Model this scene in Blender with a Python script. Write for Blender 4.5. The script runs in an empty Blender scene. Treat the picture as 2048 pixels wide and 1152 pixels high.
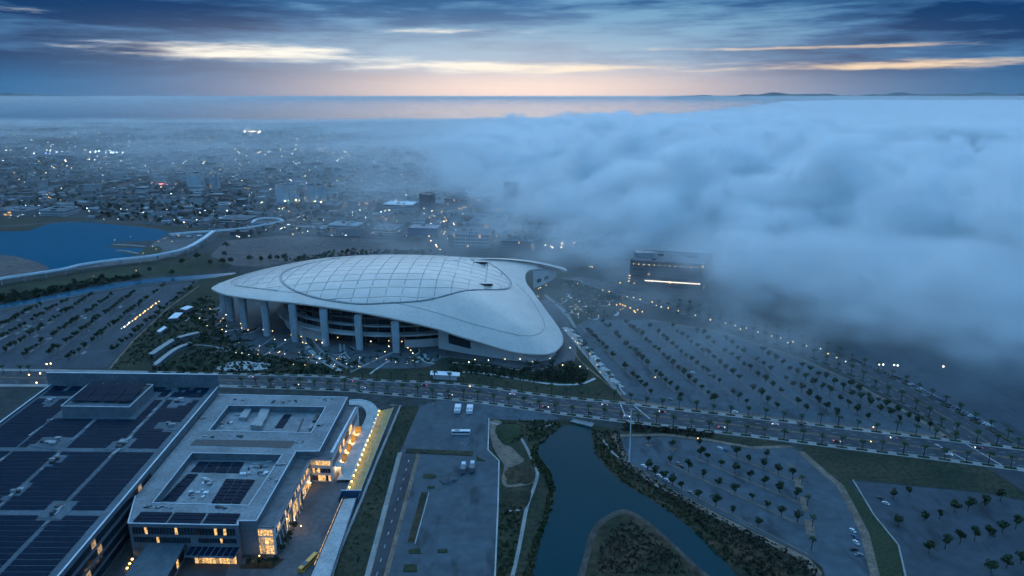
import bpy, bmesh, math, random, time
from mathutils import Vector, Matrix
from mathutils.geometry import tessellate_polygon
T0 = time.time()
random.seed(11)
S = bpy.context.scene
C = S.collection
R = math.radians
# ------------------------------------------------------------------ camera
H, FPX = 250.0, 1365.0                      # drone height in metres, focal length in photo pixels
PITCH = math.atan((576 - 193) / FPX)
cp, sp = math.cos(PITCH), math.sin(PITCH)
cd = bpy.data.cameras.new('camera'); cam = bpy.data.objects.new('camera', cd); C.objects.link(cam)
cam.location = (0, 0, H); cam.rotation_euler = (math.pi / 2 - PITCH, 0, 0)
cd.sensor_fit = 'HORIZONTAL'; cd.angle = 2 * math.atan(1024 / FPX); cd.clip_start = 1; cd.clip_end = 500000
S.camera = cam
# ------------------------------------------------------------------ render settings
S.view_settings.view_transform = 'Standard'; S.view_settings.look = 'None'
S.view_settings.exposure = 0.0; S.view_settings.gamma = 1.0
S.render.engine = 'CYCLES'
cy = S.cycles
cy.max_bounces = 12; cy.diffuse_bounces = 2; cy.glossy_bounces = 3; cy.transmission_bounces = 2
cy.volume_bounces = 7; cy.transparent_max_bounces = 6; cy.volume_step_rate = 1.0; cy.volume_max_steps = 512
cy.sample_clamp_indirect = 6; cy.use_denoising = True; cy.use_adaptive_sampling = True; cy.adaptive_threshold = .06; cy.adaptive_min_samples = 12

class NT:
    """small helper that writes node trees"""
    def __init__(s, tree): s.t = tree
    def n(s, typ, **kw):
        nd = s.t.nodes.new(typ)
        for k, v in kw.items(): setattr(nd, k, v)
        return nd
    def put(s, sock, v):
        if isinstance(v, bpy.types.NodeSocket): s.t.links.new(v, sock)
        elif isinstance(v, (tuple, list)) and sock.type == 'RGBA': sock.default_value = (*v[:3], 1)
        else: sock.default_value = v
    def m(s, op, a, b=0.0, c=0.0, clamp=False):
        nd = s.n('ShaderNodeMath', operation=op); nd.use_clamp = clamp
        for i, v in enumerate((a, b, c)): s.put(nd.inputs[i], v)
        return nd.outputs[0]
    def vec(s, x, y, z):
        nd = s.n('ShaderNodeCombineXYZ')
        for i, v in enumerate((x, y, z)): s.put(nd.inputs[i], v)
        return nd.outputs[0]
    def sep(s, v):
        nd = s.n('ShaderNodeSeparateXYZ'); s.put(nd.inputs[0], v); return nd.outputs
    def mix(s, f, a, b, bt='MIX'):
        nd = s.n('ShaderNodeMix', data_type='RGBA', blend_type=bt); nd.clamp_factor = True
        s.put(nd.inputs[0], f); s.put(nd.inputs[6], a); s.put(nd.inputs[7], b)
        return nd.outputs[2]
    def noise(s, v, scale, detail=3, rough=.5):
        nd = s.n('ShaderNodeTexNoise'); s.put(nd.inputs['Vector'], v)
        nd.inputs['Scale'].default_value = scale; nd.inputs['Detail'].default_value = detail; nd.inputs['Roughness'].default_value = rough
        return nd.outputs[0]
    def rng(s, v, a, b, c=0.0, d=1.0, smooth=True):
        nd = s.n('ShaderNodeMapRange'); nd.interpolation_type = 'SMOOTHSTEP' if smooth else 'LINEAR'
        for i, x in enumerate((v, a, b, c, d)): s.put(nd.inputs[i], x)
        return nd.outputs[0]
    def gauss(s, v, c0, w):
        d = s.m('DIVIDE', s.m('SUBTRACT', v, c0), w)
        return s.m('EXPONENT', s.m('MULTIPLY', s.m('MULTIPLY', d, d), -1.0))
# ------------------------------------------------------------------ sky: Nishita behind a broken overcast deck, sunset glow low ahead
SUN_EL, SUN_AZ = 38.0, -4.0
world = bpy.data.worlds.new('World'); S.world = world; world.use_nodes = True
wt = NT(world.node_tree); bg = world.node_tree.nodes['Background']; bg.inputs[1].default_value = 0.1
sky = wt.n('ShaderNodeTexSky', sky_type='NISHITA'); sky.sun_disc = False
sky.sun_elevation = R(SUN_EL); sky.sun_rotation = R(SUN_AZ); sky.altitude = 250; sky.air_density = 1.2; sky.dust_density = 2.0
tc = wt.n('ShaderNodeTexCoord')
dx, dy, dz = wt.sep(tc.outputs['Generated'])
el = wt.m('MULTIPLY', wt.m('ARCSINE', dz), 57.29578)
az = wt.m('MULTIPLY', wt.m('ARCTAN2', dx, dy), 57.29578)
n1 = wt.noise(wt.vec(wt.m('MULTIPLY', az, .055), wt.m('MULTIPLY', el, .36), 3.7), 1.0, 5, .58)
n2 = wt.noise(wt.vec(wt.m('MULTIPLY', az, .15), wt.m('MULTIPLY', el, 1.7), 9.1), 1.0, 5, .62)
zz = wt.m('ADD', wt.m('MAXIMUM', dz, 0.0), .07)
npl = wt.noise(wt.vec(wt.m('DIVIDE', dx, zz), wt.m('DIVIDE', dy, zz), 2.0), 1.1, 3, .5)
tl = wt.m('ADD', wt.m('MULTIPLY', n1, .68), wt.m('MULTIPLY', n2, .32))
low = wt.rng(el, 9.0, 16.0, 1.0, 0.0)
tex = wt.m('ADD', wt.m('MULTIPLY', tl, low), wt.m('MULTIPLY', npl, wt.m('SUBTRACT', 1.0, low)))
azf = wt.m('MAXIMUM', wt.gauss(az, 1.0, 26.0), wt.rng(wt.m('ABSOLUTE', az), 42.0, 100.0, 0.0, .85))   # even overcast all round, darkest beside the glow
azf = wt.m('ADD', azf, wt.m('MULTIPLY', wt.m('SUBTRACT', 1.0, azf), wt.rng(dz, .12, .75)))
tone = wt.m('ADD', wt.rng(tex, .34, .68), wt.m('MULTIPLY', wt.m('SUBTRACT', azf, .57), .85), clamp=True)
deck = wt.mix(wt.rng(tone, 0, .5, smooth=False), (.004, .046, .155), (.050, .165, .36))
deck = wt.mix(wt.rng(tone, .45, 1.05, smooth=False), deck, (.185, .40, .61))
up = wt.rng(dz, .11, .95, smooth=False)                      # an overcast deck grows brighter towards the zenith
deck = wt.mix(1.0, deck, wt.vec(*[wt.m('MULTIPLY_ADD', up, k, 1.0) for k in (.20, .90, 1.45)]), 'MULTIPLY')
# pale band of haze lying on the horizon, pink under the sun
hzb = wt.rng(el, 3.2, .6)
glow = wt.gauss(az, 1.0, 18.5)
deck = wt.mix(wt.m('MULTIPLY', wt.m('MULTIPLY', wt.gauss(az, -2.0, 21.0), wt.gauss(el, 2.8, 2.3)), .62), deck, (.62, .68, .76))
hcol = wt.mix(glow, (.032, .165, .37), (1.08, .83, .71))
deck = wt.mix(wt.m('MULTIPLY', hzb, .92), deck, hcol)
# open gaps between the cloud base and the horizon, where the clear evening sky shows
def lens(a0, aw, e0, ew, k): return wt.m('MULTIPLY', wt.m('MULTIPLY', wt.gauss(az, a0, aw), wt.gauss(el, e0, ew)), k)
gap = lens(-21.0, 10.5, 3.2, .62, 1.0)
for q in ((0.0, 13.0, 2.25, .55, .95), (29.0, 11.0, 2.15, .40, .92), (22.0, 13.0, 3.45, .20, .75), (-4.0, 9.0, 4.9, .30, .55), (-33.0, 4.0, 5.2, .35, .4)): gap = wt.m('ADD', gap, lens(*q))
gap = wt.m('ADD', gap, wt.m('MULTIPLY', wt.m('SUBTRACT', wt.m('ADD', wt.m('MULTIPLY', n1, .3), wt.m('MULTIPLY', n2, .7)), .5), 2.3))
gap = wt.rng(gap, .30, 1.05)
clear = wt.mix(1.0, sky.outputs[0], (.25, .25, .25), 'MULTIPLY')
clear = wt.mix(.8, clear, wt.mix(wt.rng(az, -10.0, 22.0), (12.5, 11.8, 10.6), (11.5, 8.6, 6.0)))
deck10 = wt.mix(1.0, deck, (10, 10, 10), 'MULTIPLY')
wt.put(bg.inputs[0], wt.mix(gap, deck10, clear))
# ------------------------------------------------------------------ sun, raised well above the sunset so its broad light models the fog
sl = bpy.data.lights.new('sun', 'SUN'); sun = bpy.data.objects.new('sun', sl); C.objects.link(sun)
sl.energy = 0.95; sl.angle = R(60); sl.color = (.66, .87, 1.0)
sun.rotation_euler = Vector((-math.sin(R(SUN_AZ)) * math.cos(R(SUN_EL)), -math.cos(R(SUN_AZ)) * math.cos(R(SUN_EL)), -math.sin(R(SUN_EL)))).to_track_quat('-Z', 'Y').to_euler()

# ------------------------------------------------------------------ helpers
def G(px, py, z=0.0):
    """where the ray of a photo pixel meets the level z: real ground positions surveyed from the photograph"""
    a = (px - 1024) / FPX; b = -(py - 576) / FPX
    d = (a, cp + b * sp, -sp + b * cp); t = (z - H) / d[2]
    return Vector((d[0] * t, d[1] * t, z))
def g2(px, py, z=0.0):
    v = G(px, py, z); return (v.x, v.y)
def zoomer(ox, oy, k): return lambda pts: [(ox + x / k, oy + y / k) for x, y in pts]
def lerp(a, b, t): return tuple(a[i] + (b[i] - a[i]) * t for i in range(len(a)))
def along(pts, step, start=0.0):
    """points every step metres along a polyline of 2D world points, with headings"""
    out = []; s = start; acc = 0.0
    for a, b in zip(pts, pts[1:]):
        L = math.hypot(b[0] - a[0], b[1] - a[1])
        while s <= acc + L:
            t = (s - acc) / L; out.append((a[0] + (b[0] - a[0]) * t, a[1] + (b[1] - a[1]) * t, math.atan2(b[1] - a[1], b[0] - a[0]))); s += step
        acc += L
    return out
def inside(p, poly):
    x, y = p; c = False; j = len(poly) - 1
    for i in range(len(poly)):
        xi, yi = poly[i]; xj, yj = poly[j]
        if (yi > y) != (yj > y) and x < (xj - xi) * (y - yi) / (yj - yi) + xi: c = not c
        j = i
    return c
def smooth(pts, n=4, closed=False):
    """Catmull-Rom through 2D/3D points"""
    P = [Vector(p) for p in pts]; out = []; N = len(P)
    rngi = range(N if closed else N - 1)
    for i in rngi:
        if closed: p0, p1, p2, p3 = P[(i - 1) % N], P[i], P[(i + 1) % N], P[(i + 2) % N]
        else: p0, p1, p2, p3 = P[max(i - 1, 0)], P[i], P[i + 1], P[min(i + 2, N - 1)]
        for k in range(n):
            t = k / n
            out.append(tuple(0.5 * ((2 * p1) + (p2 - p0) * t + (2 * p0 - 5 * p1 + 4 * p2 - p3) * t * t + (3 * p1 - p0 - 3 * p2 + p3) * t ** 3)))
    if not closed: out.append(tuple(P[-1]))
    return out

class MB:
    """collects faces; build() links them as one mesh object"""
    def __init__(s): s.v = []; s.f = []; s.mi = []
    def face(s, pts, mi=0):
        k = len(s.v); s.v.extend([tuple(p) for p in pts]); s.f.append(tuple(range(k, k + len(pts)))); s.mi.append(mi)
    def box(s, x, y, z, sx, sy, sz, rz=0.0, mi=0, top=1.0, bottom=True):
        """box standing on z, centred on x, y; top tapers it"""
        c, n = math.cos(rz), math.sin(rz); k = len(s.v)
        for zz, q in ((z, 1.0), (z + sz, top)):
            for ax, ay in ((-.5, -.5), (.5, -.5), (.5, .5), (-.5, .5)):
                lx, ly = ax * sx * q, ay * sy * q
                s.v.append((x + lx * c - ly * n, y + lx * n + ly * c, zz))
        fs = [(4, 5, 6, 7), (0, 1, 5, 4), (1, 2, 6, 5), (2, 3, 7, 6), (3, 0, 4, 7)] + ([(3, 2, 1, 0)] if bottom else [])
        for f in fs: s.f.append(tuple(k + i for i in f)); s.mi.append(mi)
    def prism(s, pts, z0, z1, mi=0, cap=True, capmi=None, bottom=False):
        pts = [(p[0], p[1]) for p in pts]
        if sum((b[0] - a[0]) * (b[1] + a[1]) for a, b in zip(pts, pts[1:] + pts[:1])) > 0: pts = pts[::-1]
        k = len(s.v); n = len(pts)
        s.v += [(p[0], p[1], z0) for p in pts] + [(p[0], p[1], z1) for p in pts]
        for i in range(n):
            j = (i + 1) % n; s.f.append((k + i, k + j, k + n + j, k + n + i)); s.mi.append(mi)
        if cap: s.f.append(tuple(range(k + n, k + 2 * n))); s.mi.append(mi if capmi is None else capmi)
        if bottom: s.f.append(tuple(range(k + n - 1, k - 1, -1))); s.mi.append(mi)
    def holed(s, outer, holes, z, mi=0):
        rings = [[Vector((p[0], p[1], 0)) for p in r] for r in [outer] + holes]
        flat = [p for r in rings for p in r]; k = len(s.v)
        s.v += [(p.x, p.y, z) for p in flat]
        for t in tessellate_polygon(rings):
            a, b, c = (flat[i] for i in t)
            if (b.x - a.x) * (c.y - a.y) - (b.y - a.y) * (c.x - a.x) < 0: t = t[::-1]
            s.f.append(tuple(k + i for i in t)); s.mi.append(mi)
    def walls(s, pts, z0, z1, mi=0, closed=True, t=0.4):
        """thin upright walls along a line, with thickness"""
        q = list(pts) + ([pts[0]] if closed else [])
        for a, b in zip(q, q[1:]): s.bar((a[0], a[1]), (b[0], b[1]), z0, z1 - z0, t, mi)
    def bar(s, a, b, z, h, w, mi=0, ext=0.0):
        L = math.hypot(b[0] - a[0], b[1] - a[1])
        if L < 1e-6: return
        s.box((a[0] + b[0]) / 2, (a[1] + b[1]) / 2, z, L + ext, w, h, math.atan2(b[1] - a[1], b[0] - a[0]), mi)
    def ribbon(s, pts, w, z, mi=0, h=0.0):
        """flat strip of width w along 2D points (raised h gives it kerb sides)"""
        n = len(pts); Lp = []; Rp = []
        for i, p in enumerate(pts):
            a = pts[max(i - 1, 0)]; b = pts[min(i + 1, n - 1)]
            d = math.hypot(b[0] - a[0], b[1] - a[1]) or 1; nx, ny = -(b[1] - a[1]) / d, (b[0] - a[0]) / d
            Lp.append((p[0] + nx * w / 2, p[1] + ny * w / 2)); Rp.append((p[0] - nx * w / 2, p[1] - ny * w / 2))
        k = len(s.v)
        for l, r in zip(Lp, Rp): s.v += [(l[0], l[1], z), (r[0], r[1], z)]
        for i in range(n - 1): s.f.append((k + 2 * i, k + 2 * i + 1, k + 2 * i + 3, k + 2 * i + 2)); s.mi.append(mi)
        if h:
            k2 = len(s.v)
            for l, r in zip(Lp, Rp): s.v += [(l[0], l[1], z - h), (r[0], r[1], z - h)]
            for i in range(n - 1):
                s.f.append((k + 2 * i, k + 2 * i + 2, k2 + 2 * i + 2, k2 + 2 * i)); s.mi.append(mi)
                s.f.append((k + 2 * i + 1, k2 + 2 * i + 1, k2 + 2 * i + 3, k + 2 * i + 3)); s.mi.append(mi)
    def tube(s, pts, r, n=6, mi=0, r2=None):
        k = len(s.v); m = len(pts)
        for i, p in enumerate(pts):
            p = Vector(p); a = Vector(pts[max(i - 1, 0)]); b = Vector(pts[min(i + 1, m - 1)])
            d = (b - a).normalized(); u = d.cross(Vector((0, 0, 1)) if abs(d.z) < .9 else Vector((1, 0, 0))).normalized(); w = d.cross(u)
            rr = r if r2 is None else r + (r2 - r) * i / (m - 1)
            for j in range(n):
                t = 2 * math.pi * j / n; s.v.append(tuple(p + (u * math.cos(t) + w * math.sin(t)) * rr))
        for i in range(m - 1):
            for j in range(n):
                a = k + i * n + j; b = k + i * n + (j + 1) % n
                s.f.append((a, b, b + n, a + n)); s.mi.append(mi)
        s.f.append(tuple(k + (m - 1) * n + j for j in range(n))); s.mi.append(mi)
    def octa(s, p, r, mi=0):
        k = len(s.v); x, y, z = p
        s.v += [(x + r, y, z), (x, y + r, z), (x - r, y, z), (x, y - r, z), (x, y, z + r), (x, y, z - r)]
        for a, b in ((0, 1), (1, 2), (2, 3), (3, 0)):
            s.f.append((k + a, k + b, k + 4)); s.f.append((k + b, k + a, k + 5)); s.mi += [mi, mi]
    def leaves(s, c, rad, n, size, rnd, mi=0, squash=1.0, clumps=7):
        """leaf-sized faces gathered in clumps through an uneven crown"""
        cc = []
        for _ in range(clumps):
            d = Vector((rnd.gauss(0, 1), rnd.gauss(0, 1), rnd.gauss(0, 1))).normalized() * rad * rnd.uniform(.25, .72); d.z *= squash
            cc.append((d, rad * rnd.uniform(.32, .5)))
        for _ in range(n):
            d, r = rnd.choice(cc)
            o = Vector((rnd.gauss(0, 1), rnd.gauss(0, 1), rnd.gauss(0, 1))).normalized()
            p = Vector(c) + d + Vector((o.x, o.y, o.z * squash)) * r * rnd.uniform(.75, 1.0)
            a = (o + Vector((rnd.gauss(0, .5), rnd.gauss(0, .5), rnd.gauss(0, .5)))).normalized()
            u = a.cross(Vector((rnd.gauss(0, 1), rnd.gauss(0, 1), rnd.gauss(0, 1)))).normalized() * size * rnd.uniform(.6, 1.2); w = a.cross(u)
            s.face([p - u * .5 - w * .35, p + u * .5 - w * .35, p + u * .4 + w * .4, p - u * .4 + w * .4], mi)
    def mesh(s, name, mats, loc=(0, 0, 0), sm=False):
        me = bpy.data.meshes.new(name); l = Vector(loc)
        me.from_pydata([(v[0] - l.x, v[1] - l.y, v[2] - l.z) for v in s.v] if l.length else s.v, [], s.f)
        for m in (mats if isinstance(mats, (list, tuple)) else [mats]): me.materials.append(M[m] if isinstance(m, str) else m)
        if any(s.mi): me.polygons.foreach_set('material_index', s.mi)
        if sm: me.polygons.foreach_set('use_smooth', [True] * len(s.f))
        me.update(); return me
    def build(s, name, mats, parent=None, loc=None, sm=False):
        if parent is not None: loc = parent_loc(parent)
        me = s.mesh(name, mats, loc or (0, 0, 0), sm)
        return put(name, me, parent, None if parent is not None else loc)
PL = {}
def parent_loc(p):
    l = Vector((0, 0, 0))
    while p is not None: l += p.location; p = p.parent
    return l
def put(name, me, parent=None, loc=None, rz=0.0, sc=None):
    o = bpy.data.objects.new(name, me); C.objects.link(o)
    if parent is not None: o.parent = parent
    if loc is not None: o.location = loc
    if rz: o.rotation_euler = (0, 0, rz)
    if sc: o.scale = (sc, sc, sc)
    return o
def tag(o, label=None, cat=None, group=None, kind=None):
    if label: o['label'] = label
    if cat: o['category'] = cat
    if group: o['group'] = group
    if kind: o['kind'] = kind
    return o
def thing(name, label, cat, loc=(0, 0, 0), rz=0.0, group=None, sc=None):
    return tag(put(name, None, None, loc, rz, sc), label, cat, group)
def copies(name, parts, label, cat, loc, rz=0.0, group=None, sc=None):
    """one more individual of a kind: an Empty with its own part objects (shared mesh data); parts = [(name, mesh, [subparts])]"""
    t = thing(name, label, cat, loc, rz, group, sc)
    for p in parts:
        o = put(p[0], p[1], t)
        for q in (p[2] if len(p) > 2 else []): put(q[0], q[1], o)
    return t
# ------------------------------------------------------------------ materials
M = {}
def mat(name, col, rough=.8, var=.25, scale=.08, metal=0.0, spec=.3, col2=None, scale2=None, bump=0.0, detail=2, stain=0.0):
    m = bpy.data.materials.new(name); m.use_nodes = True; t = NT(m.node_tree); b = m.node_tree.nodes['Principled BSDF']
    pos = t.n('ShaderNodeNewGeometry').outputs['Position']
    a = t.noise(pos, scale, detail, .6)
    c2 = col2 or tuple(min(1, c * (1 + var)) for c in col); c1 = col if col2 else tuple(c * (1 - var) for c in col)
    c = t.mix(t.rng(a, .3, .7), c1, c2)
    if scale2:
        f = t.rng(t.noise(pos, scale2, 1, .6), .25, .75, 1 - var, 1 + var)
        c = t.mix(1.0, c, t.vec(f, f, f), 'MULTIPLY')
    if stain:                                  # worn lanes, patched and oil-darkened areas
        px_, py_, pz_ = t.sep(pos)
        f = t.rng(t.noise(t.vec(t.m('MULTIPLY', px_, 1.0), t.m('MULTIPLY', py_, .35), 0.0), .06, 3, .7), .52, .68, 1.0, 1 - stain)
        g = t.rng(t.noise(pos, 1.1, 2, .6), .60, .74, 1.0, 1 - stain * .8)
        f = t.m('MULTIPLY', f, g); c = t.mix(1.0, c, t.vec(f, f, f), 'MULTIPLY')
    t.put(b.inputs['Base Color'], c)
    b.inputs['Roughness'].default_value = rough; b.inputs['Metallic'].default_value = metal; b.inputs['Specular IOR Level'].default_value = spec
    if bump:
        bn = t.n('ShaderNodeBump'); bn.inputs['Strength'].default_value = bump; bn.inputs['Distance'].default_value = 1.0
        t.put(bn.inputs['Height'], t.noise(pos, (scale2 or scale) * 2, 3)); t.put(b.inputs['Normal'], bn.outputs[0])
    M[name] = m; return m
def glowmat(name, col, strength, light=False):
    m = bpy.data.materials.new(name); m.use_nodes = True; b = m.node_tree.nodes['Principled BSDF']
    b.inputs['Base Color'].default_value = (.3, .3, .3, 1)
    b.inputs['Emission Color'].default_value = (*col, 1); b.inputs['Emission Strength'].default_value = strength
    m.cycles.emission_sampling = 'AUTO' if light else 'NONE'
    M[name] = m; return m
def litwin(name, col, strength, scale):
    """a lit room seen through glass: uneven warm light"""
    m = bpy.data.materials.new(name); m.use_nodes = True; t = NT(m.node_tree); b = m.node_tree.nodes['Principled BSDF']
    pos = t.n('ShaderNodeNewGeometry').outputs['Position']
    f = t.rng(t.noise(pos, scale, 3, .7), .36, .66, .22, 1.0)
    b.inputs['Base Color'].default_value = (.04, .04, .05, 1); b.inputs['Roughness'].default_value = .15
    b.inputs['Emission Color'].default_value = (*col, 1); t.put(b.inputs['Emission Strength'], t.m('MULTIPLY', f, strength))
    m.cycles.emission_sampling = 'NONE'; M[name] = m
def water(name, col, rough, scale, strength, spec=.5, ior=1.33):
    m = bpy.data.materials.new(name); m.use_nodes = True; t = NT(m.node_tree); b = m.node_tree.nodes['Principled BSDF']
    pos = t.n('ShaderNodeNewGeometry').outputs['Position']
    b.inputs['Base Color'].default_value = (*col, 1); b.inputs['Roughness'].default_value = rough; b.inputs['IOR'].default_value = ior; b.inputs['Specular IOR Level'].default_value = spec
    bn = t.n('ShaderNodeBump'); bn.inputs['Strength'].default_value = strength; bn.inputs['Distance'].default_value = .3
    t.put(bn.inputs['Height'], t.noise(pos, scale, 3)); t.put(b.inputs['Normal'], bn.outputs[0]); M[name] = m
mat('earth', (.026, .034, .034), .95, .35, .01, col2=(.05, .054, .052), scale2=.15)
mat('asphalt', (.055, .058, .064), .85, .15, .03, scale2=.2, stain=.4)
mat('lot', (.050, .064, .078), .85, .13, .035, scale2=.16, stain=.45)
mat('lot_pale', (.066, .086, .102), .85, .12, .04, scale2=.16, stain=.45)
mat('road', (.042, .050, .060), .8, .12, .02, scale2=.2, stain=.4)
mat('concrete', (.26, .25, .24), .85, .18, .06, scale2=.8)
mat('concrete_pale', (.40, .39, .38), .8, .15, .08, scale2=.8)
mat('paving', (.10, .10, .105), .85, .14, .05, scale2=.3, stain=.3)
mat('sandy', (.17, .125, .095), .9, .3, .06, scale2=.5)
mat('dirt', (.14, .10, .088), .95, .3, .015, col2=(.09, .08, .08), scale2=.1)
mat('brown_scrub', (.062, .040, .022), .95, .5, .04, col2=(.020, .024, .012), scale2=.3)
mat('grass', (.020, .034, .014), .95, .35, .05, col2=(.034, .045, .02), scale2=.6)
mat('grass_dark', (.013, .025, .012), .95, .45, .03, col2=(.042, .040, .022), scale2=.35)
mat('leaf', (.022, .042, .016), .9, .4, .4, col2=(.042, .062, .024))
mat('leaf_dark', (.016, .028, .013), .9, .4, .1, col2=(.03, .042, .02))
mat('leaf_palm', (.03, .05, .024), .85, .4, .4, col2=(.05, .07, .03))
mat('shrub', (.022, .04, .013), .95, .4, .05, col2=(.06, .055, .02))
mat('shrub_red', (.05, .026, .018), .95, .4, .05, col2=(.03, .03, .015))
mat('bark', (.06, .045, .035), .95, .3, 1.0)
mat('paint', (.40, .40, .40), .7, .45, .3)
mat('paint_yellow', (.30, .18, .08), .7, .4, .3)
mat('roof_metal', (.64, .51, .44), .42, .05, .03, metal=.0, spec=.5, scale2=.3)
mat('roof_rim', (.68, .54, .47), .45, .06, .05, spec=.45, scale2=.4)
mat('etfe', (.60, .49, .43), .3, .05, .06, spec=.5)
mat('etfe_b', (.57, .465, .41), .3, .05, .06, spec=.5)
mat('etfe_c', (.63, .51, .445), .3, .05, .06, spec=.5)
mat('seam', (.05, .06, .08), .5, .2, .2)
mat('frame_grey', (.33, .30, .28), .6, .2, .2)
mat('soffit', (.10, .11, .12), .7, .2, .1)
mat('white_wall', (.52, .52, .52), .6, .1, .05)
mat('column', (.40, .42, .44), .7, .12, .15, scale2=1.5)
mat('glass_dark', (.02, .03, .04), .12, .3, .3, spec=.6)
mat('pv', (.001, .013, .030), .5, .4, .9, spec=.04)
mat('membrane', (.085, .115, .135), .75, .18, .05, scale2=.35)
mat('membrane_pale', (.20, .215, .225), .75, .2, .06, scale2=.5)
mat('parapet', (.12, .15, .175), .6, .15, .08, scale2=.4)
mat('coping', (.58, .61, .64), .5, .1, .3)
mat('facade', (.14, .165, .19), .6, .12, .1, scale2=.6)
mat('equipment', (.28, .29, .30), .55, .2, .5)
mat('equipment_dark', (.05, .055, .06), .6, .3, .5)
mat('canopy_white', (.72, .72, .74), .6, .08, .2)
mat('lamplit_stone', (.40, .27, .10), .8, .15, .2)  # stone with the amber glow of its lamps put into the base colour
mat('b_pale', (.60, .60, .61), .7, .12, .04)
mat('b_mid', (.25, .25, .265), .7, .12, .04)
mat('b_dark', (.07, .075, .085), .5, .15, .04)
mat('b_blue', (.03, .09, .17), .4, .12, .04)
mat('b_brown', (.16, .125, .105), .8, .15, .04)
mat('roof_grey', (.11, .115, .125), .8, .25, .02, scale2=.2)
mat('roof_tile', (.13, .085, .07), .9, .3, .02)
mat('roof_pale', (.30, .31, .32), .8, .2, .02)
mat('car_white', (.70, .70, .72), .35, .02, .1, spec=.5)
mat('car_dark', (.02, .022, .028), .3, .1, .1, spec=.5)
mat('car_grey', (.20, .21, .23), .35, .05, .1, spec=.5)
mat('car_blue', (.05, .10, .20), .35, .05, .1, spec=.5)
mat('car_orange', (.65, .30, .04), .35, .05, .1, spec=.5)
mat('rubber', (.02, .02, .02), .9, .1, .5)
mat('tarp', (.06, .07, .085), .7, .3, .4)
mat('hill', (.17, .17, .16), 1.0, .2, .0005)
water('lake_water', (.003, .095, .155), .12, .12, .12, .08, 1.18)
water('river_water', (.001, .040, .052), .14, .25, .35, .10, 1.20)
water('canal_water', (.02, .09, .14), .12, .12, .10, .3, 1.33)
mat('shore', (.075, .062, .05), .95, .35, .08, scale2=.6)
water('sea_water', (.012, .02, .03), .05, .004, .15, .5, 1.9)
for _k, _c in (('warm', (1.0, .74, .42)), ('white', (1.0, .93, .82)), ('cool', (.80, .90, 1.0)), ('amber', (1.0, .52, .14)), ('red', (1.0, .12, .10)), ('blue', (.25, .35, 1.0)), ('yellow', (1.0, .85, .2))): glowmat('city_' + _k, _c, 48.0)
glowmat('lamp_warm', (1.0, .62, .22), 9.0); glowmat('lamp_amber', (1.0, .50, .10), 14.0); glowmat('lamp_white', (1.0, .88, .70), 10.0)
glowmat('lamp_cool', (.80, .90, 1.0), 10.0); glowmat('lamp_red', (1.0, .12, .10), 8.0); glowmat('lamp_blue', (.25, .35, 1.0), 10.0); glowmat('lamp_yellow', (1.0, .85, .2), 8.0)
litwin('room_warm', (1.0, .57, .20), 1.7, .9); litwin('room_amber', (1.0, .55, .16), 2.2, .35); glowmat('strip_light', (1.0, .86, .66), 2.4); mat('h_wall', (.16, .16, .165), .8, .3, .01)
mat('h_pale', (.30, .30, .31), .8, .3, .01)
mat('h_roof', (.075, .08, .088), .9, .4, .015)
mat('h_roof_pale', (.22, .225, .235), .9, .4, .015)
litwin('room_dim', (1.0, .62, .3), .7, .9)
# ================================================================== the setting: land, sea, lake, canal, pond, roads, car parks
NSHEET = [0]
def sheet(name, pts, z, m, parent=None):
    NSHEET[0] += 1; z += NSHEET[0] * .0013          # no two sheets share a plane
    b = MB(); b.face([(p[0], p[1], z) for p in (pts if ccw(pts) else pts[::-1])]); o = b.build(name, m, parent)
    return o if parent else tag(o, kind='structure')
def ccw(pts): return sum((b[0] - a[0]) * (b[1] + a[1]) for a, b in zip(pts, pts[1:] + pts[:1])) < 0
def W(pts, z=0.0): return [g2(x, y, z) for x, y in pts]
def raised(name, pts, z, m, h=.15):
    b = MB(); b.prism(pts, z - h, z, 0); return tag(b.build(name, m), kind='structure')
ground = sheet('ground', [(-160000, -4000), (160000, -4000), (160000, 5400), (40000, 5400), g2(1450, 252.5), g2(1100, 250), g2(700, 248), g2(350, 245), g2(0, 243), (-40000, 9500), (-160000, 9500)], 0, 'earth')
sheet('sea', [(-160000, 3000), (160000, 3000), (160000, 190000), (-160000, 190000)], -3, 'sea_water')
# hills across the bay
def hills(name, x0, x1, y, prof, depth):
    b = MB(); n = len(prof); rn = random.Random(5)
    for i in range(n - 1):
        xa, xb = x0 + (x1 - x0) * i / (n - 1), x0 + (x1 - x0) * (i + 1) / (n - 1)
        ra, rb = prof[i], prof[i + 1]
        b.face([(xa, y, -4), (xb, y, -4), (xb, y + depth * .5, rb), (xa, y + depth * .5, ra)])
        b.face([(xa, y + depth * .5, ra), (xb, y + depth * .5, rb), (xb, y + depth, -4), (xa, y + depth, -4)])
    return tag(b.build(name, 'hill'), kind='structure')
def ridge(n, base, amp, seed, shape):
    rn = random.Random(seed); ph = [rn.uniform(0, 6.3) for _ in range(6)]
    return [max(-3, H + (base + amp * sum(math.sin(i * .35 * (k + 1) + ph[k]) / (k + 1.5) for k in range(6))) * shape(i / (n - 1))) if shape(i / (n - 1)) > 0 else -3 for i in range(n)]
# heights are metres above the sea: they rise a little above eye level
hills('far_hills', 20000, 76000, 92000, ridge(60, 300, 190, 3, lambda t: min(1, t * 5) * min(1, (1 - t) * 4 + .3)), 9000)
hills('near_hills', 45500, 66000, 76000, ridge(50, 330, 150, 8, lambda t: min(1, t * 3)), 9000)
hills('headland', -70000, -51800, 82000, ridge(40, 260, 120, 4, lambda t: min(1, (1 - t) * 3)), 9000)
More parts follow.
